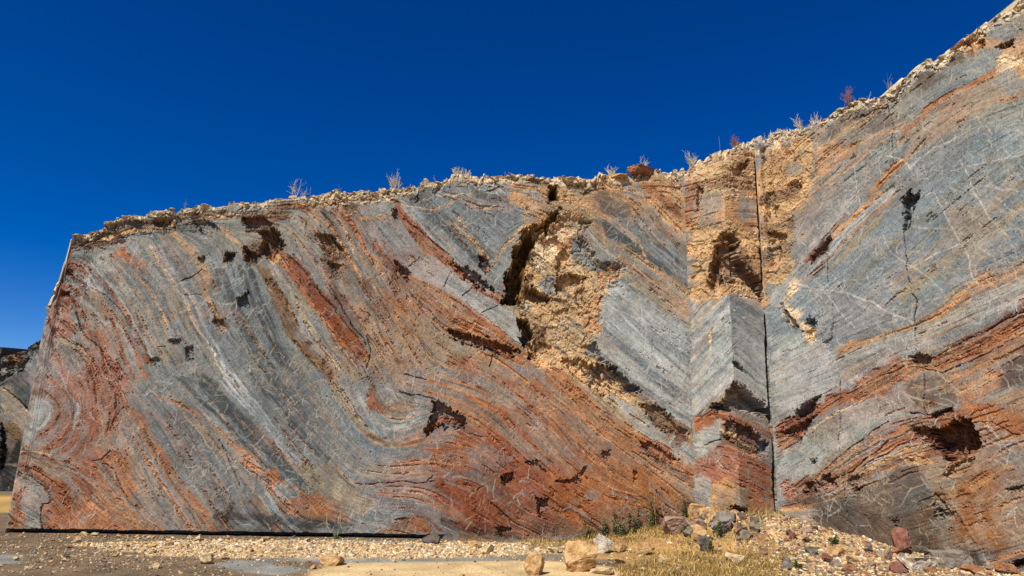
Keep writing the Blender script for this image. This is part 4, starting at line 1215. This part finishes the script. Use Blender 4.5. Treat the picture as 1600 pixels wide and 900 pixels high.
bare = np.zeros((nyg, nxg)); yel = np.zeros((nyg, nxg)); crm = np.zeros((nyg, nxg))
for c, q in GROUND_PATCHES:
    cv = patch_cov(q); gcol = gcol * (1 - cv[..., None] * .9) + lin(GC[c]) * ALB * (1 + .24 * n2[..., None] + .14 * n1[..., None]) * cv[..., None] * .9
    if c in ('sand', 'slab'): bare = np.maximum(bare, cv)
    if c == 'yellow': yel = np.maximum(yel, cv)
    if c == 'cream': crm = np.maximum(crm, cv)
hh = hground(GXX, GYY); rub = np.clip(hh / .3, 0, 1)
GZZ = hh + (n2 * .006 + n1 * .008 + n3 * .004) * (1 - .75 * bare) + rub * (n3 * .02 + n2 * .02) * 1.
GZZ = np.where((GYY > 12.7) & (GXX < -1), GZZ * .4 - .004, GZZ)
far = np.clip((np.hypot(GXX, GYY - 10) - 25) / 60, 0, 1); GZZ = GZZ + far * n1 * 1.5
idx = np.arange(nyg * nxg).reshape(nyg, nxg); F = np.stack([idx[:-1, :-1], idx[:-1, 1:], idx[1:, 1:], idx[1:, :-1]], -1).reshape(-1, 4)
tag(mesh_np('ground', np.stack([GXX, GYY, GZZ], -1).reshape(-1, 3), F, np.clip(gcol, .01, .8).reshape(-1, 3), M_GROUND), 'quarry floor of brown grit, sand and bare grey rock', kind='structure')
def gsamp(A, x, y):
    i = np.clip(np.searchsorted(gy, y) - 1, 0, nyg - 2); j = np.clip(np.searchsorted(gx, x) - 1, 0, nxg - 2); return A[i, j]
def gz(x, y): return float(gsamp(GZZ, np.array([x]), np.array([y]))[0])

# wall line in front of which things on the floor stay
def front_y(x):
    x = np.asarray(x, float); yl = A0[1] + (x - A0[0]) * (C1[1] - A0[1]) / (C1[0] - A0[0])
    yp = np.interp(x, [C1[0], PV[0], C2[0]], [C1[1], PV[1], C2[1]]); yr = C2[1] + (x - C2[0]) * (EE[1] - C2[1]) / (EE[0] - C2[0])
    return np.where(x < C1[0], yl, np.where(x < C2[0], yp, yr))

# ------------------------------------------------------------------ gravel: uncountable small stones, one object
ICO = None
def ico():
    bm = bmesh.new(); bmesh.ops.create_icosphere(bm, subdivisions=1, radius=1); v = np.array([p.co[:] for p in bm.verts]); f = np.array([[q.index for q in p.verts] for p in bm.faces]); bm.free(); return v, f
iv, if_ = ico()
def stones_mesh(name, pos, size, cols, rng, mat, squash=.6):
    N = len(pos); V = iv[None] * (1 + rng.uniform(-.38, .25, (N, 12, 1))); sc = np.stack([rng.uniform(.7, 1.35, N), rng.uniform(.6, 1.1, N), rng.uniform(.35, squash + .25, N)], -1)
    a = rng.random(N) * 6.28; V = V * sc[:, None] * size[:, None, None]
    tl = rng.normal(0, .3, N); V[..., 2] += V[..., 0] * tl[:, None]
    x = V[..., 0] * np.cos(a)[:, None] - V[..., 1] * np.sin(a)[:, None]; y = V[..., 0] * np.sin(a)[:, None] + V[..., 1] * np.cos(a)[:, None]
    V = np.stack([x, y, V[..., 2]], -1) + pos[:, None]; F = if_[None] + (np.arange(N) * 12)[:, None, None]
    return mesh_np(name, V.reshape(-1, 3), F.reshape(-1, 3), np.repeat(cols, 12, 0), mat)
TONES = np.array([lin(c) for c in ((226, 198, 148), (206, 172, 122), (178, 146, 106), (150, 122, 92), (112, 98, 84), (96, 86, 78), (150, 98, 74), (238, 222, 190), (130, 128, 120))]) * ALB
N = 110000; x = rg.uniform(-11, 9.5, N); y = rg.uniform(8.6, 14.4, N); m = (y < front_y(x) - .03) & (np.abs(x) < y * .80 + .3)
x, y = x[m], y[m]; cr = gsamp(crm, x, y); ba = gsamp(bare, x, y); rb = sstep(1.2, 3.5, x) ; ye = gsamp(yel, x, y)
den = (.30 + .7 * np.maximum(cr, rb)) * (1 - .90 * ba) * (1 - .3 * ye); den *= sstep(-.9, .5, gsamp(n1, x, y) + .4)
m = rg.random(len(x)) < den; x, y, cr, rb = x[m], y[m], cr[m], rb[m]
size = np.exp(rg.normal(math.log(.0105), .48, len(x))) * (1 + .45 * cr + .8 * rb * sstep(3.2, 4.8, x)); size = np.minimum(size, .05)
pw = np.where((cr > .5)[:, None], [.34, .26, .12, .06, .03, .02, .01, .14, .02], np.where((rb > .5)[:, None], [.2, .18, .16, .12, .09, .08, .07, .05, .05], [.20, .16, .12, .12, .14, .12, .04, .06, .04]))
ci = (rg.random(len(x))[:, None] > np.cumsum(pw / pw.sum(1, keepdims=True), 1)).sum(1).clip(0, 8)
tag(stones_mesh('gravel', np.stack([x, y, gsamp(GZZ, x, y) + size * .15], -1), size, TONES[ci] * rg.uniform(.8, 1.15, (len(x), 1)), rg, M_GRAVEL), 'fine pale and brown gravel scattered over the quarry floor', 'gravel', kind='stuff')
print('gravel', len(x))

# ------------------------------------------------------------------ stones one can count
CC = {'tan': (214, 174, 118), 'cream': (232, 206, 156), 'white': (226, 214, 190), 'grey': (152, 142, 126), 'dark': (114, 103, 92), 'red': (156, 108, 90), 'orange': (176, 124, 86), 'brownish': (170, 128, 92), 'pinkish': (178, 146, 124)}
def rock_mesh(name, seed, sub=3, cuts=9, flat=False):
    r = random.Random(seed); bm = bmesh.new(); bmesh.ops.create_icosphere(bm, subdivisions=sub, radius=1)
    pl = []
    for i in range(cuts):
        n = Vector((r.gauss(0, 1), r.gauss(0, 1), r.gauss(0, 1))).normalized(); pl.append((n, r.uniform(.36, .74)))
    if flat: pl += [(Vector((r.uniform(-.1, .1), r.uniform(-.1, .1), 1)).normalized(), .3), (Vector((0, 0, -1)), .35)]
    from mathutils import noise
    for v in bm.verts:
        c = v.co.copy()
        for n, d in pl:
            e = c.dot(n) - d
            if e > 0: c -= n * e
        k = noise.noise(c * 2.2 + Vector((seed, 0, 0))) * .12 + noise.noise(c * 6 + Vector((0, seed, 0))) * .07 + (abs(noise.noise(c * 13 + Vector((0, 0, seed)))) - .2) * -.09 + noise.noise(c * 28 + Vector((0, 0, seed))) * .03
        v.co = c * (1 + k)
    mn = [min(v.co[i] for v in bm.verts) for i in range(3)]; mxx = [max(v.co[i] for v in bm.verts) for i in range(3)]
    for v in bm.verts:
        for i in range(3): v.co[i] = (v.co[i] - (mn[i] + mxx[i]) / 2) / (mxx[i] - mn[i])
        v.co.z += .5
    me = bpy.data.meshes.new(name); bm.to_mesh(me); bm.free(); me.materials.append(M_STONE); return me
def add_rock(name, me, loc, dims, rz, c, label, cat, group=None, tilt=(0, 0)):
    o = bpy.data.objects.new(name, me); COL.objects.link(o); o.location = loc; o.scale = dims; o.rotation_euler = (tilt[0], tilt[1], rz)
    cc = sat(lin(CC[c]), 1.0) * ALB; o.color = (*cc, 1); return tag(o, label, cat, group)
for i, (x, y, z, wd, ht, c, nm, lb) in enumerate(ROCKS):
    me = rock_mesh(nm, 140 + i, 5 if wd > .25 else 4, 15, nm == 'rock_slab'); r = random.Random(i)
    dp = wd * r.uniform(.65, .9); yy = y + dp * .4
    add_rock(nm, me, (x, yy, gz(x, yy) - ht * .12 if z < .02 or True else z, ), (wd * .98, dp, ht * 1.08), r.uniform(-.25, .25), c, lb, 'slab' if nm == 'rock_slab' else ('boulder' if nm == 'boulder' else 'stone'), tilt=(r.uniform(-.12, .12), r.uniform(-.15, .15)))
    if c == 'red' and wd > .25: pass
protos = [rock_mesh('loose_stone.%03d' % i, 300 + i, 3, 8, i % 3 == 0) for i in range(12)]
zones = [('left', -9.2, -2.2, 10.2, 12.9, 34, 'stone lying loose on the brown gravel floor at left', ['cream', 'tan', 'brownish']),
 ('band', -7.5, 1.5, 12.2, 13.35, 58, 'stone in the pale gravel band along the foot of the long wall', ['cream', 'cream', 'tan']),
 ('mid', 1.2, 4.6, 10.2, 12.6, 34, 'stone in the dry grass below the heap', ['cream', 'tan', 'cream']),
 ('slope', 4.0, 8.0, 9.6, 13.3, 84, 'stone on the rubble slope under the right wall', ['tan', 'grey', 'brownish', 'tan', 'cream', 'dark', 'orange', 'pinkish', 'grey', 'red', 'cream'])]
rs = random.Random(9)
SHAPE = lambda me: 'flat' if int(me.name.split('.')[-1]) % 3 == 0 else 'blocky'
for zn, x0, x1, y0, y1, n, lb, cs in zones:
    k = 0
    while k < n:
        x = rs.uniform(x0, x1); y = rs.uniform(y0, y1)
        if y > float(front_y(x)) - .12 or abs(x) > y * .77: continue
        if gsamp(bare, np.array([x]), np.array([y]))[0] > .4 and rs.random() < .85: continue
        s_ = (.055 + .09 * rs.random() ** 2.2) * (1.25 if zn == 'slope' else .95); k += 1
        mp = rs.choice(protos); c = rs.choice(cs); lb2 = '%s %s %s %s' % ('larger' if s_ > .1 else 'small', SHAPE(mp), c, lb)
        add_rock('loose_stone', mp, (x, y, gz(x, y) - s_ * .12), (s_ * rs.uniform(.9, 1.5), s_ * rs.uniform(.7, 1.1), s_ * rs.uniform(.4, .8)), rs.uniform(0, 6.28), c, lb2, 'stone', {'left': 'loose stones on the left floor', 'band': 'stones in the pale gravel band', 'mid': 'stones in the dry grass', 'slope': 'rubble stones under the right wall'}[zn], (rs.uniform(-.3, .3), rs.uniform(-.3, .3)))
k = 0
HC = [('grey', 'rough grey rock packed into the boulder heap at the wall corner'), ('brownish', 'brown rock packed into the boulder heap at the wall corner'), ('pinkish', 'pinkish rock packed into the boulder heap at the wall corner'), ('tan', 'tan rock packed into the boulder heap at the wall corner'), ('dark', 'dark rock packed into the boulder heap at the wall corner')]
while k < 46:
    x = rs.gauss(3.95, .42); y = rs.gauss(12.95, .38)
    if y > float(front_y(x)) - .15: continue
    s_ = rs.uniform(.10, .27); k += 1; c, lb = rs.choice(HC); mp = rs.choice(protos); lb = '%s %s %s' % ('larger' if s_ > .2 else ('mid sized' if s_ > .14 else 'small'), SHAPE(mp), lb)
    add_rock('heap_rock', mp, (x, y, gz(x, y) - s_ * .15), (s_ * rs.uniform(.9, 1.4), s_ * rs.uniform(.8, 1.1), s_ * rs.uniform(.6, 1.05)), rs.uniform(0, 6.28), c, lb, 'rock', c + ' rocks of the heap', (rs.uniform(-.4, .4), rs.uniform(-.4, .4)))
# rim rubble
for key, s0, s1, n, lb, cs in (('L', .2, 3.2, 18, 'weathered stone on the broken rim at the left end of the long wall', ['tan', 'brownish', 'grey', 'cream']),
                            ('L', 3.2, 8.2, 34, 'pale stone in the rubble crust along the rim of the long wall', ['cream', 'cream', 'tan']),
                            ('L', 8.2, 12.7, 20, 'sandy stone on the rim near the wall corner', ['cream', 'tan', 'brownish', 'grey']),
                            ('R', .2, 5.4, 16, 'pale stone on the sloping rim of the right wall', ['cream', 'tan'])):
    for i in range(n):
        sv = s0 + (s1 - s0) * (i + rs.random()) / n; p = RIMAT[key](sv); s_ = (.035 + .10 * rs.random() ** 2) * (1 if key == 'L' else .8); mp = rs.choice(protos); c = rs.choice(cs); lb2 = '%s %s %s' % (SHAPE(mp), c, lb.split(' ', 1)[1])
        add_rock('rim_stone', mp, (p.x, p.y + rs.uniform(-.01, .10), p.z - s_ * .25), (s_ * rs.uniform(1, 2.0), s_ * rs.uniform(.8, 1.2), s_ * rs.uniform(.4, .8)), rs.uniform(-.5, .5), c, lb2, 'stone', 'stones ' + lb[lb.index(' on ' if ' on ' in lb else ' in ') + 1:], (0, rs.uniform(-.2, .2)))
p = RIMAT['L'](11.82); add_rock('rock_slab', rock_mesh('rock_slab', 901, 5, 6, True), (p.x, p.y + .05, p.z - .06), (.62, .5, .17), .1, 'orange', 'overhanging reddish slab on the rim just left of the wall corner', 'slab', tilt=(0, .08))
p = RIMAT['L'](11.3); add_rock('rock_slab', rock_mesh('rock_slab', 902, 5, 6, True), (p.x, p.y + .05, p.z - .04), (.55, .4, .10), -.1, 'tan', 'thin tan slab left of the overhanging reddish one on the rim', 'slab')
p = RIMAT['R'](4.1); add_rock('rock_slab', rock_mesh('rock_slab', 903, 5, 6, True), (p.x, p.y + .1, p.z - .02), (.3, .3, .09), -.5, 'orange', 'reddish slab on the highest part of the rim at upper right', 'slab', tilt=(0, -.5))

# ------------------------------------------------------------------ plants
def tubes(segs, name, mat, col=None):
    V = []; F = []; C = []
    for a, b, r0, r1, c in segs:
        d = (b - a).normalized(); u = d.orthogonal().normalized(); v = d.cross(u); k = len(V)
        for pnt, rr in ((a, r0), (b, r1)):
            for i in range(3): an = i * 2.0944; V.append(pnt + (u * math.cos(an) + v * math.sin(an)) * rr); C.append(c)
        for i in range(3): j = (i + 1) % 3; F.append((k + i, k + j, k + 3 + j, k + 3 + i))
    return mesh_np(name, np.array([q[:] for q in V]), np.array(F), np.array(C), mat)
def twigs(r, h, kind, tone):
    segs = []
    def grow(a, d, L, rad, lv):
        n = 3; p = a
        for i in range(n):
            d2 = (d + Vector((r.gauss(0, .13), r.gauss(0, .13), r.gauss(0, .06)))).normalized(); q = p + d2 * L / n; segs.append((p, q, rad * (1 - .25 * i / n), rad * (1 - .25 * (i + 1) / n), tone * r.uniform(.75, 1.2)))
            if lv > 0 and i >= 0:
                for _ in range(2 if lv > 1 else r.choice((1, 2))):
                    dd = (d2 + Vector((r.gauss(0, .6), r.gauss(0, .6), r.uniform(.0, .5)))).normalized(); grow(q, dd, L * r.uniform(.35, .6), rad * .6, lv - 1)
            p = q; d = d2
    if kind == 'stalk':
        for i in range(r.choice((1, 2))): grow(Vector((r.uniform(-.03, .03), 0, 0)), Vector((r.gauss(0, .12), r.gauss(0, .1), 1)), h, .0042, 1 if r.random() < .5 else 0)
    elif kind == 'bare':
        for i in range(4): grow(Vector((r.gauss(0, .02), r.gauss(0, .02), 0)), Vector((r.gauss(0, .55), r.gauss(0, .4), 1)), h * r.uniform(.7, 1), .0042, 2)
    elif kind == 'tuft':
        for i in range(26): grow(Vector((r.gauss(0, .05), r.gauss(0, .04), 0)), Vector((r.gauss(0, .3), r.gauss(0, .3), 1)), h * r.uniform(.4, 1), .0040, 0)
    else:
        for i in range(11): grow(Vector((r.gauss(0, .04), r.gauss(0, .03), 0)), Vector((r.gauss(0, .35), r.gauss(0, .3), 1)), h * r.uniform(.5, .95), .0045, 2)
    return segs
for i, (wl, s_, z_, h_, kind, lb) in enumerate(RIM_PLANTS):
    r = random.Random(40 + i); p = RIMAT[wl](s_); tone = lin((236, 216, 150)) * ALB if 'rust' not in lb and 'reddish' not in lb else lin((176, 120, 88)) * ALB
    if kind == 'stalk': tone = lin((190, 166, 112)) * ALB
    o = tubes(twigs(r, h_, kind, tone), {'stalk': 'dry_stalk', 'bare': 'leafless_shrub', 'bush': 'dry_shrub', 'tuft': 'grass_tuft'}[kind], M_DRY); o.location = (p.x, p.y + .06, p.z - .03)
    tag(o, lb, {'stalk': 'dry stalk', 'bare': 'shrub', 'bush': 'shrub', 'tuft': 'grass tuft'}[kind], 'grass tufts on the sandy rim' if 'tufts in a row' in lb else None)
for i, (x, y, z, h_, lb) in enumerate(WEEDS):
    k_ = min(1., (float(front_y(x)) - .12) / y); x *= k_; y *= k_
    r = random.Random(80 + i); e = bpy.data.objects.new('weed', None); COL.objects.link(e); e.location = (x, y, gz(x, y) - .01); tag(e, lb, 'weed')
    dry = 'dry' in lb; tone = (lin((176, 150, 96)) if dry else lin((122, 126, 74))) * ALB; segs = []; L = []
    for k in range(1 if 'stalk' in lb else 3):
        p = Vector((r.gauss(0, .03), r.gauss(0, .02), 0)); d = Vector((r.gauss(0, .10), r.gauss(0, .08), 1)).normalized(); n = 7; hh_ = h_ * (1 if k == 0 else r.uniform(.5, .85))
        for j in range(n):
            d = (d + Vector((r.gauss(0, .05), r.gauss(0, .05), 0))).normalized(); q = p + d * hh_ / n; segs.append((p, q, .007 * (1 - j / n * .6), .007 * (1 - (j + 1) / n * .6), tone)); 
            for _ in range(0 if dry and r.random() < .7 else 7):
                a = r.random() * 6.28; ln = r.uniform(.05, .11) * (1 - .5 * j / n); dd = Vector((math.cos(a), math.sin(a), r.uniform(.1, .9))).normalized(); sd_ = dd.cross(Vector((0, 0, 1))).normalized() * ln * .2; b = p.lerp(q, r.random())
                L.append((b, b + dd * ln * .5 + sd_, b + dd * ln - Vector((0, 0, ln * .2)), b + dd * ln * .5 - sd_))
            p = q
    st = tubes(segs, 'stem', M_DRY); st.parent = e
    if L:
        V = np.array([v[:] for q in L for v in q]); F = np.arange(len(V)).reshape(-1, 4); lo = mesh_np('leaves', V, F, None, M_LEAF); lo.parent = e
# dry grass: uncountable
def blades(name, N, cond, hmin, hmax, tones, label):
    x = rg.uniform(-9, 8.5, N); y = rg.uniform(9, 14.2, N); m = (rg.random(N) < cond(x, y)) & (y < front_y(x) - .02); x, y = x[m], y[m]; n = len(x)
    h = rg.uniform(hmin, hmax, n) * np.clip(.6 + .5 * gsamp(n2, x, y), .3, 1.3); a = rg.random(n) * 6.28; w_ = rg.uniform(.004, .008, n); le = rg.normal(0, .5, (n, 2)) * h[:, None]
    z = gsamp(GZZ, x, y) - .005; b1 = np.stack([x + np.cos(a) * w_, y + np.sin(a) * w_, z], -1); b2 = np.stack([x - np.cos(a) * w_, y - np.sin(a) * w_, z], -1)
    m1 = np.stack([x + le[:, 0] * .35 + np.cos(a) * w_ * .8, y + le[:, 1] * .35 + np.sin(a) * w_ * .8, z + h * .6], -1); m2 = m1 - np.stack([np.cos(a) * w_ * 1.6, np.sin(a) * w_ * 1.6, 0 * w_], -1)
    tp = np.stack([x + le[:, 0], y + le[:, 1], z + h], -1); tp2 = tp + [[.001, 0, 0]]
    V = np.stack([b1, b2, m1, m2, tp, tp2], 1).reshape(-1, 3); k = (np.arange(n) * 6)[:, None]; F = np.concatenate([k + [0, 1, 3, 2], k + [2, 3, 5, 4]], 0)
    c = tones[rg.integers(len(tones), size=n)] * rg.uniform(.7, 1.15, (n, 1)); print(name, n)
    return tag(mesh_np(name, V, F, np.repeat(c, 6, 0), M_DRY), label, 'grass', kind='stuff')
ST = np.array([lin(c) for c in ((196, 158, 84), (176, 138, 70), (214, 182, 114), (150, 118, 62), (132, 120, 64))]) * ALB
nearw = lambda x, y: sstep(.9, .1, front_y(x) - y) * sstep(.2, 1.2, x) * sstep(5.6, 4.2, x)
blades('dry_grass', 190000, lambda x, y: np.maximum(gsamp(yel, x, y) * .55 * sstep(-.5, .5, gsamp(n1, x, y) + .3), nearw(x, y)), (.035), .15, ST, 'low straw coloured dry grass at the foot of the wall and heap')
